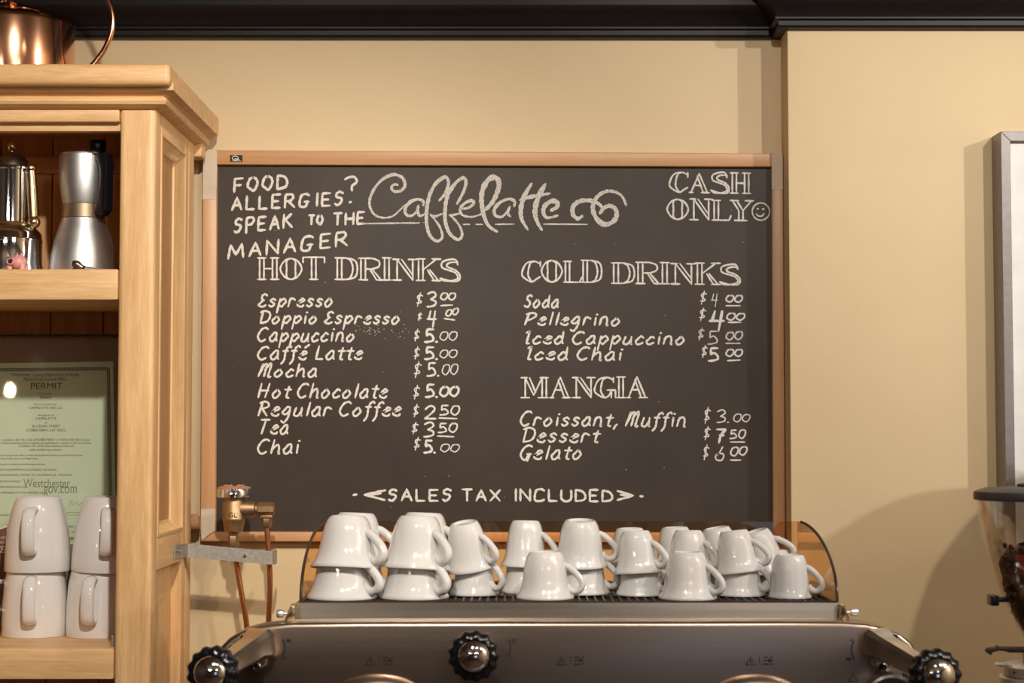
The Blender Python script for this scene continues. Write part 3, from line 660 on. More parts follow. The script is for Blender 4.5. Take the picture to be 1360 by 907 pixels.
def mug_proto(name, po, pi, hand):
    r = empty(name, (0, 0, 0)); b = B()
    prof = [(0.002, po[-1][1] - 0.0005)] + po[::-1] + pi
    b.lathe(prof, 48, None, True, True); b.obj('body', M['mug'], r, local=True, angle=60)
    b = B(); b.tube([(x, 0, z) for x, z, q in hand], [q for x, z, q in hand], 14, 2.1, 6); b.obj('handle', M['mug'], r, local=True, angle=60)
    return r
mh = [(0.036, 0.0915, 0.0046), (0.047, 0.0925, 0.0046), (0.058, 0.088, 0.0046), (0.065, 0.076, 0.0046), (0.067, 0.060, 0.0046), (0.066, 0.045, 0.0046), (0.062, 0.034, 0.0046), (0.054, 0.030, 0.0046), (0.045, 0.033, 0.0046)]
m1 = mug_proto('mug', MUGA[0], MUGA_IN, mh)
MUGB = [(0.0462, 0.0015), (0.0472, 0.0), (0.0478, 0.002), (0.0478, 0.02), (0.0470, 0.05), (0.0450, 0.075), (0.0425, 0.090), (0.0400, 0.098), (0.036, 0.1075), (0.033, 0.110), (0.030, 0.110), (0.028, 0.1085)]
MUGB_IN = [(0.0445, 0.02), (0.0435, 0.05), (0.0415, 0.075), (0.038, 0.090), (0.03, 0.100), (0.02, 0.102), (0.002, 0.1025)]
m2 = mug_proto('mug', MUGB, MUGB_IN, [(x, z - 0.006, q) for x, z, q in mh])
def put(o, px, Y, z, rz, label, group, cat, tilt=(0, 0)):
    o.location = (W(px, 700, Y).x, Y, z); o.rotation_euler = Euler((tilt[0], tilt[1], 0)).to_matrix().to_4x4().to_euler()
    o.rotation_mode = 'XYZ'
    o.rotation_euler = (Euler((tilt[0], tilt[1], 0)).to_matrix() @ Euler((0, 0, rz)).to_matrix()).to_euler()
    tag(o, label, cat, group); return o
R = math.radians
put(m2, 48, 2.695, zs_lo, R(-83), 'lower white mug in the left stack beneath the framed permit', 'white mugs in the hutch', 'mug')
put(m1, 50.5, 2.695, zs_lo + 0.0945, R(-88), 'upper white mug of the left stack beneath the framed permit', 'white mugs in the hutch', 'mug')
put(clone(m2, 'mug'), 133, 2.69, zs_lo, R(-92), 'lower white mug in the stack beside the hutch corner post', 'white mugs in the hutch', 'mug')
put(clone(m1, 'mug'), 139, 2.69, zs_lo + 0.0945, R(-76), 'upper white mug of the stack beside the hutch corner post', 'white mugs in the hutch', 'mug', (0, R(2)))
# ------------------------------------------------------------------ moka pot
def zz(y, Y): return W(680, y, Y).z
mk = empty('moka_pot', (W(110.5, 340, 2.625).x, 2.625, zs_up)); tag(mk, 'aluminium stovetop coffee pot with black handle by the corner post', 'coffee pot')
mc = Matrix.Translation(mk.location)
B().lathe([(0.040, 0), (0.0482, 0.001), (0.0485, 0.006), (0.0468, 0.026), (0.0422, 0.048), (0.0355, 0.068), (0.0315, 0.082)], 48, mc).obj('boiler', M['alu'], mk)
B().lathe([(0.0300, 0.0822), (0.0312, 0.083), (0.0312, 0.102), (0.0300, 0.103)], 48, mc).obj('collar', M['band'], mk, label='brownish metal band')
def spout(a, z): 
    d = math.cos(a - PI * 0.97); return 1 + 0.05 * max(0, d) ** 12 * max(0, (z - 0.13) / 0.045)
B().lathe([(0.0300, 0.1032), (0.0308, 0.106), (0.0342, 0.125), (0.0358, 0.148), (0.0352, 0.172), (0.0352, 0.1745), (0.0335, 0.1745)], 48, mc, wob=spout).obj('upper_chamber', M['alu'], mk)
B().lathe([(0.0352, 0.1747), (0.0356, 0.1765), (0.030, 0.1795), (0.012, 0.183), (0.002, 0.1835)], 48, mc).obj('pot_lid', M['alu'], mk)
kx = W(128.5, 200, 2.605).x
B().lathe([(0.0095, 0), (0.0105, 0.004), (0.0125, 0.016), (0.0115, 0.019), (0.003, 0.0195)], 20, Matrix.Translation((kx, 2.612, zs_up + 0.1765))).obj('lid_knob', M['black'], mk)
b = B(); hx = mk.location.x; hz = zs_up
ca, sa = math.cos(0.72), math.sin(0.72)
b.prism([Vector((hx + x_ * ca - 0.008 * sa, 2.625 - x_ * sa - 0.008 * ca, hz + z_)) for x_, z_ in ((0.032, 0.176), (0.046, 0.177), (0.058, 0.174), (0.062, 0.160), (0.060, 0.09), (0.050, 0.083), (0.036, 0.090), (0.036, 0.100), (0.043, 0.104), (0.047, 0.128), (0.046, 0.150), (0.041, 0.163), (0.033, 0.166))], (0.016 * sa, 0.016 * ca, 0), 0.003)
b.obj('handle', M['black'], mk)
b = B(); b.lathe([(0.003, -0.011), (0.003, 0.011)], 12, axis((sa, ca, 0), (hx + 0.036 * ca, 2.625 - 0.036 * sa, hz + 0.176))); b.obj('hinge', M['alu'], mk)
# ------------------------------------------------------------------ steel espresso pot, cut by the left edge
sp = empty('espresso_pot', (W(14, 340, 2.62).x, 2.62, zs_up)); tag(sp, 'polished steel espresso pot with brass handle at the left edge', 'coffee pot')
sc = Matrix.Translation(sp.location)
B().lathe([(0.042, 0), (0.0465, 0.002), (0.046, 0.010), (0.0445, 0.016), (0.0443, 0.047), (0.0452, 0.048), (0.0452, 0.0505), (0.0440, 0.052), (0.0435, 0.060), (0.036, 0.069), (0.029, 0.071)], 48, sc).obj('base', M['chrome'], sp)
B().lathe([(0.030, 0.0712), (0.0315, 0.073), (0.030, 0.076), (0.026, 0.077)], 48, sc).obj('collar', M['brass_shiny'], sp, label='thin brass collar')
B().lathe([(0.0255, 0.0772), (0.0255, 0.153), (0.0268, 0.154), (0.0268, 0.157), (0.025, 0.158)], 48, sc).obj('column', M['chrome'], sp)
B().lathe([(0.0265, 0.1582), (0.025, 0.163), (0.020, 0.171), (0.012, 0.177), (0.005, 0.180)], 40, sc).obj('dome_lid', M['pewter'], sp)
b = B(); b.lathe([(0.003, 0.1795), (0.003, 0.183), (0.005, 0.184)], 16, sc); b.sphere(sp.location + Vector((0, 0, 0.1885)), 0.0068); b.obj('lid_knob', M['brass_shiny'], sp)
b = B(); hx, hy, hz = W(43.5, 250, 2.612).x, 2.612, zs_up
top, bot = Vector((hx - 0.003, hy, hz + 0.151)), Vector((hx + 0.002, hy, hz + 0.084))
b.tube([bot, bot.lerp(top, 0.5), top], [0.0080, 0.0080, 0.0070], 20)
b.sphere(top + Vector((0, 0, 0.004)), 0.0080); b.sphere(bot - Vector((-0.0005, 0, 0.0075)), 0.0092)
b.obj('handle', M['brass_shiny'], sp, label='brass rod handle with ball ends')
b = B()
b.tube([sp.location + Vector((0.024, 0, 0.142)), Vector((hx - 0.002, hy, hz + 0.142))], 0.004); b.tube([sp.location + Vector((0.024, 0, 0.092)), Vector((hx + 0.001, hy, hz + 0.092))], 0.004)
b.obj('handle_bracket', M['chrome'], sp)
b = B(); b.tube([sp.location + Vector((-0.024, 0, 0.135)), sp.location + Vector((-0.05, 0, 0.15)), sp.location + Vector((-0.062, 0, 0.172))], [0.006, 0.005, 0.004], 14, 1, 5); b.obj('spout', M['chrome'], sp)
# ------------------------------------------------------------------ pink pig figurine and pewter figure
pc = W(21, 349, 2.552); pc.z = zs_up
pgf = empty('pig_figurine', pc); tag(pgf, 'tiny pink piggy figurine in front of the steel pot', 'figurine')
b = B()
b.sphere(pc + Vector((0.003, 0.004, 0.0125)), 0.012, 24, (1.0, 1.1, 0.88))
for dx, dy in ((-0.008, -0.004), (0.010, -0.004), (-0.006, 0.012), (0.010, 0.012)): b.lathe([(0.0036, 0), (0.0042, 0.004), (0.004, 0.009)], 12, Matrix.Translation(pc + Vector((dx, dy, 0))))
b.obj('body', M['pink'], pgf)
b = B(); b.lathe([(0.0058, 0), (0.0052, 0.005), (0.0046, 0.0055), (0.004, 0.004), (0.001, 0.004)], 18, axis((-0.15, -1, 0.1), pc + Vector((-0.0045, -0.0065, 0.0125)))); b.obj('snout', M['pink'], pgf)
b = B()
for s in (-1, 1): b.prism([pc + Vector((-0.003 + s*0.004, -0.0065, 0.0195)), pc + Vector((-0.003 + s*0.0085, -0.006, 0.020)), pc + Vector((-0.003 + s*0.007, -0.007, 0.0255))], (0, 0.0016, 0))
b.obj('ear', M['pink'], pgf)
b = B(); b.lathe([(0.0034, 0), (0.003, 0.0008)], 14, axis((-0.15, -1, 0.1), pc + Vector((-0.0051, -0.0106, 0.0129)))); b.obj('mouth', M['black_matte'], pgf)
fc = W(104, 352, 2.556); fc.z = zs_up
b = B()
b.tube([fc + Vector(v) for v in ((-0.008, 0, 0.0105), (-0.002, 0, 0.0095), (0.004, 0, 0.006), (0.011, 0, 0.0035), (0.020, 0, 0.0028), (0.029, 0, 0.0015))], [0.0045, 0.0058, 0.0042, 0.0032, 0.0025, 0.0008], 12, 1, 5)
for dx in (-0.004, 0.009): b.tube([fc + Vector((dx, 0, 0.006)), fc + Vector((dx - 0.001, -0.005, 0.003)), fc + Vector((dx, -0.007, 0.0008))], [0.0025, 0.002, 0.0016], 8)
b.tube([fc + Vector((-0.002, 0.001, 0.008)), fc + Vector((-0.003, 0.004, 0.003)), fc + Vector((-0.003, 0.005, 0.0008))], [0.003, 0.002, 0.0016], 8)
tag(b.obj('pewter_figurine', M['pewter'], loc=fc), 'small pewter creature figurine in front of the aluminium coffee pot', 'figurine')
# ------------------------------------------------------------------ copper kettle on top of the hutch
zt = W(80, 84, 2.472).z
kc = Vector((W(14, 40, 2.67).x, 2.67, zt)); kt = empty('copper_kettle', kc); tag(kt, 'polished copper kettle with big loop handle on top of the hutch', 'kettle')
km = Matrix.Translation(kc)
B().lathe([(0.088, 0), (0.0925, 0.002), (0.0935, 0.006), (0.0935, 0.094), (0.0925, 0.0985), (0.0895, 0.1015), (0.06, 0.112), (0.046, 0.1145)], 72, km).obj('body', M['copper'], kt)
B().lathe([(0.046, 0.1147), (0.047, 0.117), (0.03, 0.126), (0.008, 0.130), (0.006, 0.138), (0.011, 0.145), (0.009, 0.152), (0.001, 0.154)], 40, km).obj('kettle_lid', M['copper'], kt)
b = B()
hp = [W(100, 96, 2.67), W(112, 93, 2.67), W(124, 85, 2.67), W(139, 65, 2.67), W(148, 42, 2.67), W(149.5, 20, 2.67), W(144, 1, 2.67), W(133, -20, 2.67), W(112, -38, 2.67), W(88, -42, 2.67), W(70, -34, 2.67)]
hp[0].z = max(hp[0].z, zt + 0.012)
b.tube(hp, [0.0036, 0.0038] + [0.0040] * 9, 14, 1, 6); b.obj('loop_handle', M['copper'], kt)
b = B(); b.tube([kc + Vector((-0.085, 0, 0.03)), kc + Vector((-0.11, 0, 0.05)), kc + Vector((-0.12, 0, 0.09)), kc + Vector((-0.14, 0, 0.12))], [0.014, 0.011, 0.008, 0.006], 16, 1, 6); b.obj('spout', M['copper'], kt)
b = B(); b.tube([W(-30, 22, 2.70), W(-10, 12, 2.70), W(2, 4, 2.70), W(9, -8, 2.70), W(10, -25, 2.70), W(4, -40, 2.70)], 0.0036, 12, 1, 6); b.obj('bail', M['copper'], kt)
# ------------------------------------------------------------------ brass valve with copper pipes, held by a steel strap
VY = 2.785; k = VY / F
vc = W(310.5, 690, VY); vz = lambda y: W(310.5, y, VY).z
va = empty('brass_valve', (vc.x, VY, W(310, 730, VY).z)); tag(va, 'brass vacuum valve with two copper pipes in front of the chalkboard corner', 'valve')
vm = Matrix.Translation((vc.x, VY, 0))
B().lathe([(0.0245, vz(660.5)), (0.0262, vz(660)), (0.0262, vz(649.5)), (0.0255, vz(648.5))], 40, vm).obj('cap_rim', M['chrome'], va, label='chrome cap rim')
b = B(); b.lathe([(0.0256, vz(648.5)), (0.0252, vz(647)), (0.021, vz(645.6)), (0.002, vz(645))], 40, vm)
for a_ in range(6): b.box((-0.003, -0.0015, vz(646.5)), (0.003, 0.0015, vz(643.8)), 0.0006, 1, vm @ Matrix.Rotation(a_ * PI / 3, 4, 'Z') @ Matrix.Translation((0.013, 0, 0)))
b.obj('cap_top', M['cork'], va)
B().lathe([(0.0150, vz(660.5)), (0.0150, vz(664)), (0.0172, vz(667)), (0.0172, vz(687)), (0.0178, vz(688)), (0.0178, vz(690)), (0.0165, vz(693)), (0.0148, vz(701)), (0.0140, vz(705.5)), (0.0085, vz(708)), (0.007, vz(712))][::-1], 40, vm).obj('valve_body', M['brass'], va)
B().lathe([(0.0080, vz(726)), (0.0088, vz(725)), (0.0088, vz(713)), (0.0080, vz(711.5))], 6, vm).obj('nut', M['brass'], va)
b = B(); ex = W(352.5, 675, VY)
b.lathe([(0.0135, 0), (0.0130, 0.012), (0.0120, 0.022), (0.0088, 0.024), (0.0088, 0.028)], 28, axis((1, 0, 0), (vc.x + 0.010, VY, vz(676))))
b.obj('side_arm', M['brass'], va)
b = B(); e0, e1 = W(341.5, 686, VY), W(364, 665.5, VY)
b.lathe([(0.0085, 0), (0.0108, 0.0015), (0.0112, 0.016), (0.0108, 0.0255), (0.009, 0.027)], 8, axis((1, 0, 0), (e0.x, VY, (e0.z + e1.z) / 2)) @ Matrix.Rotation(PI/8, 4, 'Z'))
b.box((W(346.5, 680, VY).x, VY - 0.009, vz(688)), (W(362.5, 680, VY).x, VY + 0.009, vz(684)), 0.001)
b.obj('elbow', M['brass'], va)
B().lathe([(0.0055, vz(701)), (0.0078, vz(699)), (0.0088, vz(688.2)), (0.0085, vz(687.5))], 6, Matrix.Translation((W(354.5, 690, VY).x, VY, 0))).obj('nut', M['brass'], va)
b = B(); b.tube([W(311.5, 724, VY), W(313.5, 742, VY), W(318, 772, VY), W(324, 806, VY), W(327.5, 830, VY), W(329, 870, VY), Vector((W(329, 870, VY).x, VY, 0.94))], 0.0042, 14, 1, 6); b.obj('copper_pipe', M['pipe'], va)
b = B(); b.tube([W(354.5, 699, VY), W(356, 725, VY), W(358.5, 760, VY), W(358.5, 790, VY), W(356.5, 830, VY), W(356, 870, VY), Vector((W(356, 870, VY).x, VY, 0.94))], 0.0042, 14, 1, 6); b.obj('copper_pipe', M['pipe'], va)
b = B(); text_mesh(b, 'GL', 309.5, 687, 11, VY - 0.0178, 6.5); gl = b.obj('raised_mark', M['brass_shiny'], va)
st = empty('strap_bracket', (SX + 0.001, 2.70, W(240, 731, 2.70).z)); tag(st, 'galvanised steel strap bent from the hutch side across the copper pipes', 'bracket')
b = B(); pth = [Vector((SX + 0.0012, 2.688, 0)), Vector((SX + 0.0012, 2.745, 0)), Vector((SX + 0.0022, 2.758, 0)), Vector((SX + 0.007, 2.765, 0)), Vector((SX + 0.02, 2.7675, 0)), Vector((W(355, 740, 2.768).x, 2.7685, 0)), Vector((W(361, 740, 2.768).x, 2.770, 0)), Vector((W(363.5, 740, 2.768).x, 2.776, 0)), Vector((W(363.5, 740, 2.768).x, 2.80, 0))]
zt0 = [W(233, 723.5, 2.688).z, W(250, 721.5, 2.77).z, W(363, 732, 2.77).z]; hh = 0.0205
vs, fs = [], []; n = len(pth)
for i, p in enumerate(pth):
    t = (pth[min(i+1, n-1)] - pth[max(i-1, 0)]).normalized(); nn = Vector((t.y, -t.x, 0)) * 0.0011
    if i <= 1: z_ = zt0[0] + (zt0[1] - zt0[0]) * i * 0.9
    else: z_ = zt0[1] + (zt0[2] - zt0[1]) * (p.x - pth[2].x) / (pth[-1].x - pth[2].x)
    for o_, dz in ((nn, 0), (nn, -hh), (-nn, -hh), (-nn, 0)): vs.append(Vector((p.x, p.y, z_)) + o_ + Vector((0, 0, dz)))
for i in range(n - 1):
    for q in range(4): fs.append((i*4 + q, i*4 + (q+1) % 4, (i+1)*4 + (q+1) % 4, (i+1)*4 + q))
fs += [(0, 1, 2, 3), tuple((n-1)*4 + q for q in (3, 2, 1, 0))]
b.add(vs, fs).obj('strap', M['zinc'], st, angle=45)
for y_, zz_ in ((2.703, 731), (2.724, 731.5)):
    b = B(); b.sphere(Vector((SX + 0.0025, y_, W(237, zz_, y_).z)), 0.0042, 14, (0.5, 1, 1)); b.obj('screw', M['chrome'], st)
b = B(); b.sphere(W(325, 738, 2.7665), 0.003, 14, (1, 0.6, 1)); b.obj('screw', M['chrome'], st)
# ------------------------------------------------------------------ espresso machine
MY = 2.25
em = empty('espresso_machine', (W(752, 907, 2.40).x, 2.45, 0.93)); tag(em, 'wide brushed steel espresso machine with black scalloped knobs below the chalkboard', 'espresso machine')
ol = [(292, 1010), (281, 930), (281, 890), (285, 872), (292, 860), (304, 848), (322, 838), (345, 831.5), (385, 827.5), (480, 826.5), (680, 826), (900, 826), (1060, 825.5), (1120, 826), (1152, 828.5), (1176, 834), (1196, 842), (1210, 853), (1219, 866), (1224, 882), (1226, 930), (1215, 1010)]
B().prism([W(a_, c_, MY) for a_, c_ in ol], (0, 0.055, 0), 0.006, 4).obj('front_panel', M['steel'], em, angle=60)
TY0 = 2.305
rl, rr = W(392, 810, TY0).x, W(1117, 810, TY0).x; rz1, rz0 = W(700, 800.5, TY0).z, W(700, 824, TY0).z
B().box((rl + 0.01, TY0 - 0.005, 1.06), (rr - 0.01, 2.72, rz0 - 0.004), 0.004).obj('body', M['steel'], em)
b = B()
b.prism([Vector((rl, TY0 - 0.0030, rz0)), Vector((rl, TY0 + 0.006, rz0)), Vector((rl, TY0 + 0.006, rz1)), Vector((rl, TY0, rz1))], (rr - rl, 0, 0)); b.box((rl, TY0 + 0.006, rz0), (rl + 0.005, 2.66, rz1), 0.0015); b.box((rr - 0.005, TY0 + 0.006, rz0), (rr, 2.66, rz1), 0.0015); b.box((rl, 2.655, rz0), (rr, 2.66, rz1), 0.0015)
b.obj('cup_rail', M['rail'], em)
B().box((rl - 0.001, TY0 + 0.001, rz0 - 0.004), (rr + 0.001, 2.66, rz0 - 0.0002)).obj('gasket', M['black_matte'], em)
B().box((rl + 0.005, TY0 + 0.006, rz0), (rr - 0.005, 2.655, rz0 + 0.003)).obj('tray_floor', M['lid'], em)
gz = rz1 - 0.0005
b = B(); n = 64
for i in range(n):
    x_ = rl + 0.008 + (rr - rl - 0.016) * i / (n - 1); b.tube([(x_, TY0 + 0.008, gz), (x_, 2.652, gz)], 0.0014, 6)
for y_ in (TY0 + 0.009, 2.42, 2.53, 2.65): b.tube([(rl + 0.006, y_, gz - 0.0024), (rr - 0.006, y_, gz - 0.0024)], 0.0014, 6)
b.box((rl + 0.006, TY0 + 0.0065, gz - 0.006), (rr - 0.006, TY0 + 0.009, gz + 0.0022))
b.obj('cup_grate', M['wire'], em)
# amber guard: back sheet and two curved wings
gy0, gy1 = TY0 + 0.012, 2.63
gl_, gr_ = W(398, 797, gy0).x, W(1113.5, 797, gy0).x
gzt = W(680, 692.5, gy1).z - gz; gb = gz + 0.0005
prof = []
for i in range(15):
    t = i / 14 * PI / 2
    prof.append((gy0 + (gy1 - 0.03 - gy0) * (1 - math.cos(t) ** 1.0), gb + gzt * math.sin(t) ** 0.9))
def wing(x0, x1, nm):
    pts = [Vector((x0, y_, z_)) for y_, z_ in prof] + [Vector((x0, gy1 - 0.004, gb + gzt)), Vector((x0, gy1 - 0.004, gb))]
    B().prism(pts, (x1 - x0, 0, 0)).obj('guard_wing', M['amber'], em)
    e = B(); e.tube([Vector(((x0 + x1) / 2, y_, z_)) for y_, z_ in prof] , 0.0021, 8, 1, 3); e.obj('guard_edge', M['amber_edge'], em)
wing(gl_, gl_ + 0.003, 'l'); wing(gr_ - 0.003, gr_, 'r')
B().box((gl_, gy1 - 0.003, gb), (gr_, gy1, gb + gzt), 0.0008, 1).obj('guard_back', M['amber'], em, label='amber transparent back guard')
for sx, x0, x1 in ((-1, 376, 392), (1, 1117, 1131)):
    b = B(); pa = [W(x0, 827, MY + 0.03), W(x1, 827, MY + 0.03), W(x1 if sx < 0 else x1 - 9, 803, MY + 0.03), W(x0 + (10 if sx < 0 else 0), 803, MY + 0.03)]
    b.prism(pa, (0, 0.02, 0), 0.003); b.obj('end_bracket', M['brass_shiny'], em)
    c = W(1123 if sx > 0 else 384, 813 if sx > 0 else 815, MY + 0.04)
    b = B(); b.lathe([(0.002, 0), (0.002, 0.006), (0.0035, 0.0065), (0.0048, 0.007), (0.0052, 0.010), (0.0052, 0.014), (0.0045, 0.0155), (0.001, 0.016)], 18, axis((sx, 0, 0), c)); b.obj('thumb_screw', M['alu'], em)
def knob(c, d, r, nm='steam_knob'):
    mt = axis(d, c)
    wob = lambda a_, z: 1 + 0.045 * math.cos(a_ * 13)
    kb = B().lathe([(r*0.40, -0.030), (r*0.42, -0.016), (r*0.86, -0.013), (r*0.98, -0.007), (r*1.0, 0.0), (r*0.97, 0.006), (r*0.86, 0.011), (r*0.70, 0.0125), (r*0.66, 0.010), (r*0.2, 0.010)], 104, mt, wob=wob).obj(nm, M['black'], em, angle=50)
    b = B(); b.lathe([(r*0.66, 0.0102), (r*0.655, 0.0128), (r*0.60, 0.0160), (r*0.50, 0.0190), (r*0.36, 0.0215), (r*0.18, 0.0230), (0.0005, 0.0235)], 48, mt); b.obj('knob_cap', M['chrome'], kb, label='chrome dome cap', angle=60)
    return kb
knob(W(629, 871, 2.195), (0.02, -1, 0.08), 0.0300)
knob(W(283, 893, 2.135), (-0.16, -1, 0.12), 0.0305)
knob(W(1242, 896, 2.135), (0.16, -1, 0.12), 0.0305)
B().lathe([(0.012, 0), (0.012, 0.05)], 20, axis((0, 1, 0), W(629, 871, 2.205))).obj('knob_stem', M['chrome'], em)
for s, (p0, p1, p2) in ((-1, ((346, 853), (318, 872), (292, 889))), (1, ((1163, 853), (1195, 872), (1232, 891)))):
    A, Bp, C = W(*p0, MY - 0.008), W(*p1, MY - 0.045), W(*p2, 2.155)
    b = B()
    d = (C - A).normalized(); up = Vector((0, 0, 1)); sd = d.cross(up).normalized(); u2 = sd.cross(d).normalized()
    secs = []
    for t, hw, hh_ in ((0.0, 0.020, 0.018), (0.10, 0.0185, 0.017), (0.17, 0.0145, 0.0145), (0.45, 0.0135, 0.0135), (0.8, 0.0115, 0.0115), (1.0, 0.010, 0.010)):
        c = A.lerp(C, t); secs.append([c + sd * (hw * x_) + u2 * (hh_ * z_) for x_, z_ in ((-1, -0.7), (-0.7, -1), (0.7, -1), (1, -0.7), (1, 0.7), (0.7, 1), (-0.7, 1), (-1, 0.7))])
    vs = [v for s_ in secs for v in s_]; fs = []
    for i in range(len(secs) - 1):
        for q in range(8): fs.append((i*8 + q, i*8 + (q+1) % 8, (i+1)*8 + (q+1) % 8, (i+1)*8 + q))
    fs += [tuple(range(7, -1, -1)), tuple((len(secs)-1)*8 + q for q in range(8))]
    b.add(vs, fs); arm = b.obj('steam_arm', M['arm'], em, angle=30)
    # cast flange behind the arm
    fl = [(318, 868), (322, 842), (334, 836), (352, 846), (358, 856), (354, 884), (340, 892)] if s < 0 else [(1192, 868), (1188, 842), (1176, 836), (1160, 846), (1154, 856), (1157, 884), (1172, 892)]
    B().prism([W(a_, c_, MY - 0.006) for a_, c_ in fl], (0, 0.008, 0), 0.0035, 3).obj('flange', M['arm'], em)
    for q in ((325, 847), (341, 886), (309, 861)) if s < 0 else ((1186, 847), (1171, 886), (1201, 861)):
        b = B(); b.lathe([(0.0062, 0), (0.0062, 0.004), (0.0050, 0.006), (0.003, 0.006), (0.003, 0.003), (0.0005, 0.003)], 16, axis((0, -1, 0), W(*q, MY - 0.004))); b.obj('bolt', M['chrome'], em)
# pressure gauge and group covers at the bottom edge of the picture
gc = W(1181, 934, MY)
b = B(); b.lathe([(0.036, -0.001), (0.041, 0.008), (0.042, 0.018), (0.038, 0.0225), (0.034, 0.020), (0.033, 0.014), (0.0005, 0.014)], 48, axis((0, -1, 0), gc)); b.obj('gauge', M['chrome'], em)
for px_ in (503, 1004):
    c = W(px_, 931, MY)
    b = B(); b.lathe([(0.060, -0.001), (0.060, 0.004), (0.052, 0.012), (0.040, 0.018), (0.02, 0.021), (0.001, 0.022)], 48, axis((0, -1, 0), c) @ Matrix.Diagonal((1, 0.55, 1, 1))); b.obj('group_cover', M['steel'], em)
# etched pictograms
MKY = MY - 0.0003
def fstroke(b, pts, wpx, crv=False):
    v = [W(x_, y_, MKY) for x_, y_ in pts]
    if crv: v = spline(v, 5)
    ribbon(b, v, wpx * MKY / F, 0.9)
for cx in (503, 757, 1008):
    b = B(); o = cx - 503
    fstroke(b, [(486 + o, 883), (492 + o, 872), (498 + o, 883), (486 + o, 883)], 1.5); fstroke(b, [(492 + o, 876), (492 + o, 881)], 1.6)
    fstroke(b, [(503.7 + o, 871), (503.7 + o, 881)], 0.9)
    fstroke(b, [(509 + o, 873), (515 + o, 873)], 1.8); fstroke(b, [(509 + o, 877), (518 + o, 877)], 1.6); fstroke(b, [(516 + o, 875.2), (521 + o, 877), (516 + o, 879)], 2.2); fstroke(b, [(509 + o, 882), (516 + o, 882)], 1.8)
    fstroke(b, [(519.5 + o, 872), (520.5 + o, 874)], 2.2); fstroke(b, [(519.5 + o, 881), (520.5 + o, 882.5)], 2.2)
    b.obj('etched_pictogram', M['mark'], em)
b = B(); fstroke(b, [(674.5, 849), (677.5, 855), (677.5, 863), (675, 872)], 1.6, True); fstroke(b, [(679.5, 849.5), (681, 850.5)], 2.6); fstroke(b, [(684, 849.5), (685.5, 850.5)], 2.6); fstroke(b, [(682, 853.5), (683.4, 854.4)], 2.4); fstroke(b, [(677, 873), (678.5, 874)], 2); b.obj('etched_mark', M['mark'], em)
b = B(); fstroke(b, [(375.5, 849), (378, 857), (377.5, 866), (375, 872)], 1.8, True); fstroke(b, [(381, 850.5), (385.5, 851)], 4); fstroke(b, [(376, 874), (378, 874)], 2.4); b.obj('etched_mark', M['mark'], em)
b = B(); fstroke(b, [(1134.5, 851), (1131.5, 858), (1131.5, 868), (1134.5, 876)], 1.5, True); fstroke(b, [(1124, 875), (1130, 875.5)], 3); fstroke(b, [(1130, 850), (1132, 850)], 2.4); b.obj('etched_mark', M['mark'], em)
b = B(); fstroke(b, [(1127, 905), (1133, 894), (1139, 905), (1127, 905)], 1.3); b.obj('etched_mark', M['mark'], em)
for sx in (rl + 0.06, rr - 0.06):
    for sy in (2.34, 2.68): B().lathe([(0.02, 0.93), (0.022, 0.935), (0.016, 1.062)], 20, Matrix.Translation((sx, sy, 0))).obj('foot', M['black_matte'], em)
# ------------------------------------------------------------------ cups on the machine
def cup_proto(prof_o, prof_i, hand, name='espresso_cup'):
    r = empty(name, (0, 0, 0)); h = prof_o[-1][1]
    b = B(); b.lathe([(0.001, h - 0.0022), (prof_o[-1][0] - 0.003, h - 0.0022), (prof_o[-1][0] - 0.0022, h - 0.0002)] + prof_o[::-1] + prof_i, 48, None, True, True); b.obj('body', M['china'], r, local=True, angle=65)
    b = B(); b.tube([(x_, 0, z_) for x_, z_, q in hand], [q for x_, z_, q in hand], 14, 1.1, 6); b.obj('handle', M['china'], r, local=True, angle=65)
    return r
hB = [(0.0235, 0.0455, 0.0036), (0.0305, 0.0425, 0.0042), (0.0395, 0.0350, 0.0042), (0.0465, 0.0265, 0.0043), (0.0490, 0.0190, 0.0043), (0.0455, 0.0120, 0.0043), (0.0390, 0.0095, 0.0042), (0.0325, 0.0125, 0.0042), (0.0285, 0.0180, 0.0036)]
PB = ([(0.0365, 0.0008), (0.0375, 0.0), (0.0381, 0.0012), (0.0365, 0.0045), (0.0335, 0.0090), (0.0310, 0.0165), (0.0293, 0.0270), (0.0280, 0.0390), (0.0262, 0.0480), (0.0238, 0.0560), (0.0218, 0.0600), (0.0203, 0.0622), (0.0190, 0.0630)],
      [(0.0310, 0.0080), (0.0285, 0.0165), (0.0268, 0.0270), (0.0255, 0.0390), (0.0236, 0.0480), (0.0200, 0.0555), (0.010, 0.0585), (0.001, 0.0590)])
PA = ([(0.0445, 0.0010), (0.0458, 0.0), (0.0465, 0.0014), (0.0445, 0.0055), (0.0410, 0.0110), (0.0378, 0.0200), (0.0350, 0.0320), (0.0330, 0.0460), (0.0305, 0.0580), (0.0275, 0.0665), (0.0250, 0.0705), (0.0232, 0.0725), (0.0220, 0.0732)],
      [(0.0380, 0.0105), (0.0350, 0.0200), (0.0322, 0.0320), (0.0302, 0.0460), (0.0277, 0.0580), (0.0235, 0.0650), (0.012, 0.0685), (0.001, 0.0690)])
PC = ([(0.0275, 0.0008), (0.0283, 0.0), (0.0288, 0.0012), (0.0272, 0.0040), (0.0258, 0.0090), (0.0248, 0.0200), (0.0240, 0.0320), (0.0228, 0.0420), (0.0205, 0.0500), (0.0188, 0.0535), (0.0175, 0.0550), (0.0165, 0.0555)],
      [(0.0245, 0.0070), (0.0228, 0.0200), (0.0217, 0.0320), (0.0203, 0.0420), (0.0175, 0.0490), (0.009, 0.0515), (0.001, 0.0520)])
def sc_(p, kx, kz): return ([(a * kx, c * kz) for a, c in p[0]], [(a * kx, c * kz) for a, c in p[1]])
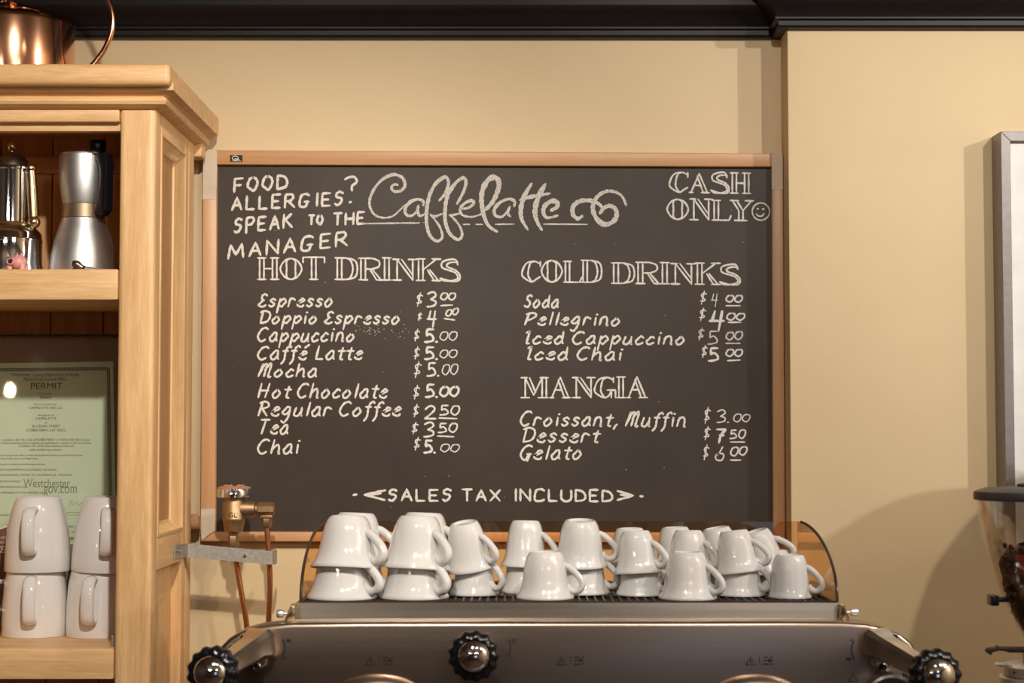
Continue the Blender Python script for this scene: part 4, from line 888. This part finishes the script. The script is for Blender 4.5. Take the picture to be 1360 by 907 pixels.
def sh_(h, kx, kz, kr): return [(a * kx, c * kz, r * kr) for a, c, r in h]
PB = sc_(PB, 1, 0.955); PA = sc_(PA, 1, 0.93)
cupE = cup_proto(*sc_(PB, 0.88, 1.03), sh_(hB, 0.90, 0.98, 1))
cupD = cup_proto(*sc_(PB, 0.86, 0.925), sh_(hB, 0.88, 0.88, 0.98))
cupB = cup_proto(PB[0], PB[1], sh_(hB, 1, 0.955, 1)); cupA = cup_proto(PA[0], PA[1], [(x_ * 1.17, z_ * 1.05, q * 1.35) for x_, z_, q in hB], 'cappuccino_cup')
cupC = cup_proto(PC[0], PC[1], [(x_ * 0.86, z_ * 0.88, q * 0.98) for x_, z_, q in hB])
used = {}
CZ = gz + 0.0017
GRP = 'white cups upside down on the espresso machine'
def cup(kind, px, Y, lift, rz, tilt, label):
    src = {'A': cupA, 'B': cupB, 'C': cupC, 'D': cupD, 'E': cupE}[kind]
    o = src if kind not in used else clone(src, src.name.split('.')[0])
    used[kind] = 1
    z = CZ + lift
    put(o, px, Y, z, R(rz), label, GRP, 'cup', (R(tilt[0]), R(tilt[1])))
    return o
LB = 0.0355; LA = 0.0375; LD = 0.0285; LE = 0.034
cup('A', 455, 2.365, 0, -28, (0, 0), 'lower large white cup at the left end of the cup rail')
cup('A', 459.5, 2.367, LA, -30, (-7, 2), 'upper large white cup stacked at the left end of the cup rail')
cup('A', 472, 2.470, 0, -8, (0, 0), 'lower large white cup hidden behind the leftmost large stack')
cup('A', 471, 2.470, LA, -5, (-2, 2), 'upper large white cup peeking out behind the leftmost large stack')
cup('A', 550, 2.370, 0, -40, (0, 0), 'lower large white cup of the second large stack from the left')
cup('A', 552, 2.372, LA - 0.0005, -42, (-4, 3), 'upper large white cup of the second large stack from the left')
cup('A', 562, 2.474, 0, -18, (0, 0), 'lower large white cup behind the second large stack')
cup('A', 561, 2.474, LA, -20, (-2, 2), 'upper large white cup hidden behind the second large stack')
cup('E', 630, 2.415, 0, -32, (0, 0), 'lower small white cup of the stack right of the large cups')
cup('E', 626, 2.415, LE + 0.001, -36, (9, -9), 'upper small white cup tilted left, beside the large cups')
cup('E', 697, 2.450, 0, -10, (0, 0), 'lower small white cup behind the single cup left of centre')
cup('E', 697.5, 2.450, LE, -22, (-2, 1), 'upper small white cup behind the single cup left of centre')
cup('B', 724, 2.360, 0, -12, (0, 0), 'single white cup standing in front left of centre')
cup('B', 773, 2.435, 0, -8, (0, 0), 'lower small white cup of the stack right of the front single cup')
cup('B', 770.5, 2.435, LB + 0.002, -6, (6, 0), 'upper small white cup with its round foot visible, under SALES TAX text')
cup('D', 850, 2.410, 0, -28, (0, 0), 'lower small white cup of the stack right of centre')
cup('D', 847.5, 2.410, LD, -32, (-3, -3), 'upper small white cup of the stack right of centre')
cup('D', 840, 2.490, 0, -8, (0, 0), 'lower small white cup hidden behind the stack right of centre')
cup('D', 838, 2.490, LD, -8, (0, -2), 'upper small white cup peeking out behind the stack right of centre')
cup('B', 913, 2.355, 0, -30, (0, 0), 'white cup in front of a taller stack right of centre')
cup('D', 916, 2.436, 0, -30, (0, 0), 'lower white cup right behind the front cup right of centre')
cup('D', 914.5, 2.436, LD - 0.0005, -30, (-3, 0), 'upper white cup rising just behind the front cup right of centre')
cup('D', 901, 2.515, 0, -10, (0, 0), 'lower rear white cup of the deepest stack right of centre')
cup('D', 899, 2.515, LD, -10, (0, -3), 'upper rear white cup of the deepest stack right of centre')
cup('D', 983, 2.405, 0, -30, (0, 0), 'lower white cup of the leaning stack near the right end')
cup('D', 981.5, 2.407, LD + 0.001, -24, (-3, -7), 'upper white cup leaning right near the right end of the rail')
cup('D', 967, 2.495, 0, -10, (0, 0), 'lower rear white cup behind the leaning stack near the right end')
cup('D', 960, 2.495, LD + 0.001, -10, (2, -10), 'upper rear white cup peeking over the leaning stack near the right end')
cup('D', 1029, 2.475, 0, -20, (0, 0), 'lower white cup hidden behind the rightmost front cup')
cup('D', 1018, 2.475, LD - 0.001, -16, (3, -17), 'upper white cup tipped to the left behind the rightmost front cup')
cup('C', 1048.5, 2.372, 0, -20, (0, 0), 'smallest white cup, single at the right end of the cup rail')
# ------------------------------------------------------------------ coffee grinder, cut by the right edge
GY = 2.30; gx = W(1393, 700, GY).x; q = GY / F
gd = empty('coffee_grinder', (gx, GY, 0.93)); tag(gd, 'coffee grinder with clear bean hopper and black lid at the right edge', 'coffee grinder')
gm = Matrix.Translation((gx, GY, 0)); z_ = lambda y: W(1393, y, GY).z
hpz = [(93, 661), (90, 690), (86, 716), (77, 752), (67, 787), (53, 817), (33, 850), (29, 866)]
outer = [(r_ * q, z_(y_)) for r_, y_ in hpz]; inner = [(r_ * q - 0.003, z_(y_) ) for r_, y_ in hpz]
B().lathe(outer + inner[::-1], 64, gm, False, False).obj('hopper', M['smoke'], gd, angle=60)
B().lathe([(95.5*q, z_(664)), (96.5*q, z_(662.5)), (96.5*q, z_(655)), (95*q, z_(652.5)), (82*q, z_(648)), (50*q, z_(646.5)), (0.002, z_(646))], 64, gm).obj('hopper_lid', M['lid'], gd)
B().lathe([(40*q, z_(648.5)), (40*q, z_(643)), (36*q, z_(641.5)), (0.001, z_(641))], 48, gm).obj('lid_handle', M['lid'], gd)
b = B(); c = W(1320, 797, 2.27); b.box(c + Vector((-0.004, -0.004, -0.007)), c + Vector((0.006, 0.02, 0.006)), 0.0015); b.box(c + Vector((0.004, 0.004, -0.003)), c + Vector((0.022, 0.014, 0.003)), 0.001); b.obj('hopper_latch', M['black'], gd)
b = B(); lv = [(1310, 865.5), (1313.5, 860.8), (1325, 859.8), (1325.6, 857.6), (1328.5, 859.6), (1370, 860), (1370, 867), (1341, 867), (1334, 864.8), (1326, 864.4), (1319, 866.5), (1316.5, 870.2)]
b.prism([W(a_, c_, 2.235) for a_, c_ in lv], (0, 0.012, 0), 0.0012); b.obj('shut_off_lever', M['wire'], gd)
B().lathe([(36*q, z_(884)), (36*q, z_(866)), (34*q, z_(864))], 40, gm).obj('neck', M['zinc'], gd)
b = B(); b.lathe([(60*q, z_(897)), (62*q, z_(895)), (62*q, z_(884)), (59*q, z_(882)), (36.5*q, z_(881))], 64, gm); b.obj('grind_collar', M['alu'], gd)
b = B(); b.prism([W(1323, 883, 2.26), W(1327, 880.5, 2.26), W(1345, 882, 2.26), W(1345, 886, 2.26), W(1328, 885.5, 2.26)], (0, 0.012, 0), 0.0012); b.obj('collar_tab', M['alu'], gd)
b = B(); b.lathe([(0.0016, 0), (0.0016, 0.0015)], 10, axis((-0.55, -0.83, 0), W(1347.5, 893, GY - 52*q))); b.obj('index_dot', M['black_matte'], gd)
B().lathe([(0.075, 0.935), (0.078, 0.94), (0.078, 1.1), (0.066, z_(915)), (0.064, z_(899)), (0.058, z_(897.5))], 48, gm).obj('grinder_body', M['alu'], gd)
B().box((gx - 0.09, GY - 0.14, 0.93), (gx + 0.09, GY + 0.10, 0.937), 0.002).obj('foot_plate', M['black_matte'], gd)
# beans
b = B(); cz_ = z_(724)
prof = [(0.004, z_(846)), (26*q, z_(846)), (44*q, z_(817)), (54*q, z_(787)), (60*q, z_(752)), (60*q, z_(734)), (40*q, z_(726)), (0.004, z_(722))]
b.lathe(prof, 32, gm)
def rad_at(zv):
    for (r0, z0), (r1, z1) in zip(prof[1:5], prof[2:6]):
        if z0 <= zv <= z1: return r0 + (r1 - r0) * (zv - z0) / (z1 - z0 + 1e-9)
    return 60*q
for i in range(900):
    zv = random.uniform(z_(846), z_(722)); rr_ = rad_at(zv) * (random.uniform(0.96, 1.04) if zv < z_(736) else random.uniform(0, 1.02)); a_ = random.uniform(0, 2*PI)
    if zv > z_(736): zv = z_(728) + random.uniform(-0.003, 0.003)
    b.sphere(Vector((gx + rr_ * math.cos(a_), GY + rr_ * math.sin(a_), zv)), 0.0047, 8, (1, 0.72, 0.55), Euler((random.uniform(0, 6), random.uniform(0, 6), random.uniform(0, 6))).to_matrix().to_4x4())
bo = b.obj('coffee_beans', M['beans'], loc=(gx, GY, z_(846)), angle=80); bo['kind'] = 'stuff'; tag(bo, 'dark roasted coffee beans filling the clear grinder hopper', 'coffee beans')
b = B(); t0 = axis((-0.55, -0.83, 0), Vector((gx, GY, z_(745))))
vs = []; 
for i in range(7):
    a_ = math.radians(222 + i * 1.3)
    for zz_ in (733, 760): 
        r_ = (86 if zz_ == 733 else 75.5) * q - 0.0032; vs.append(Vector((gx + (r_ - 0.003) * math.cos(a_), GY + (r_ - 0.003) * math.sin(a_), z_(zz_))))
b.add(vs, [(2*i, 2*i + 1, 2*i + 3, 2*i + 2) for i in range(6)]); b.obj('red_sticker', M['red'], gd)
# ------------------------------------------------------------------ tall domed stand-in, unseen right of the frame, added to shade the wall
ux, uy = 0.885, 2.52
un = empty('shadow_caster', (ux, uy, 0.93)); tag(un, 'tall domed steel form added out of view beside the grinder to shade the wall', 'shadow caster')
um = Matrix.Translation((ux, uy, 0.93))
B().lathe([(0.13, 0.0), (0.135, 0.006), (0.135, 0.03), (0.125, 0.04), (0.15, 0.06), (0.155, 0.07), (0.155, 0.62), (0.150, 0.63)], 64, um).obj('caster_body', M['rail'], un)
B().lathe([(0.156, 0.63), (0.157, 0.64), (0.150, 0.67), (0.135, 0.71), (0.105, 0.75), (0.065, 0.775), (0.02, 0.785), (0.001, 0.787)], 64, um).obj('caster_dome', M['rail'], un)
# ------------------------------------------------------------------ pendant lamp across the room (seen mirrored in the permit glass)
lp = Vector((-1.693, -0.55, 1.775)); pl = empty('pendant_lamp', (lp.x, lp.y, 2.75)); tag(pl, 'green enamel pendant lamp reflected in the permit glass', 'lamp')
B().sphere(lp, 0.020, 20, (0.85, 0.85, 1.2)).obj('bulb', M['bulb'], pl)
B().lathe([(0.02, 0.05), (0.02, 0.08), (0.03, 0.10), (0.05, 0.12), (0.14, 0.20), (0.16, 0.23), (0.155, 0.235), (0.02, 0.16)][::-1] if False else [(0.16, 0.05), (0.13, 0.12), (0.06, 0.17), (0.03, 0.19), (0.03, 0.22), (0.005, 0.23)], 40, Matrix.Translation(lp), False, True).obj('lamp_shade', M['shade'], pl)
B().tube([lp + Vector((0, 0, 0.22)), Vector((lp.x, lp.y, 2.75))], 0.004, 8).obj('cord', M['black'], pl)
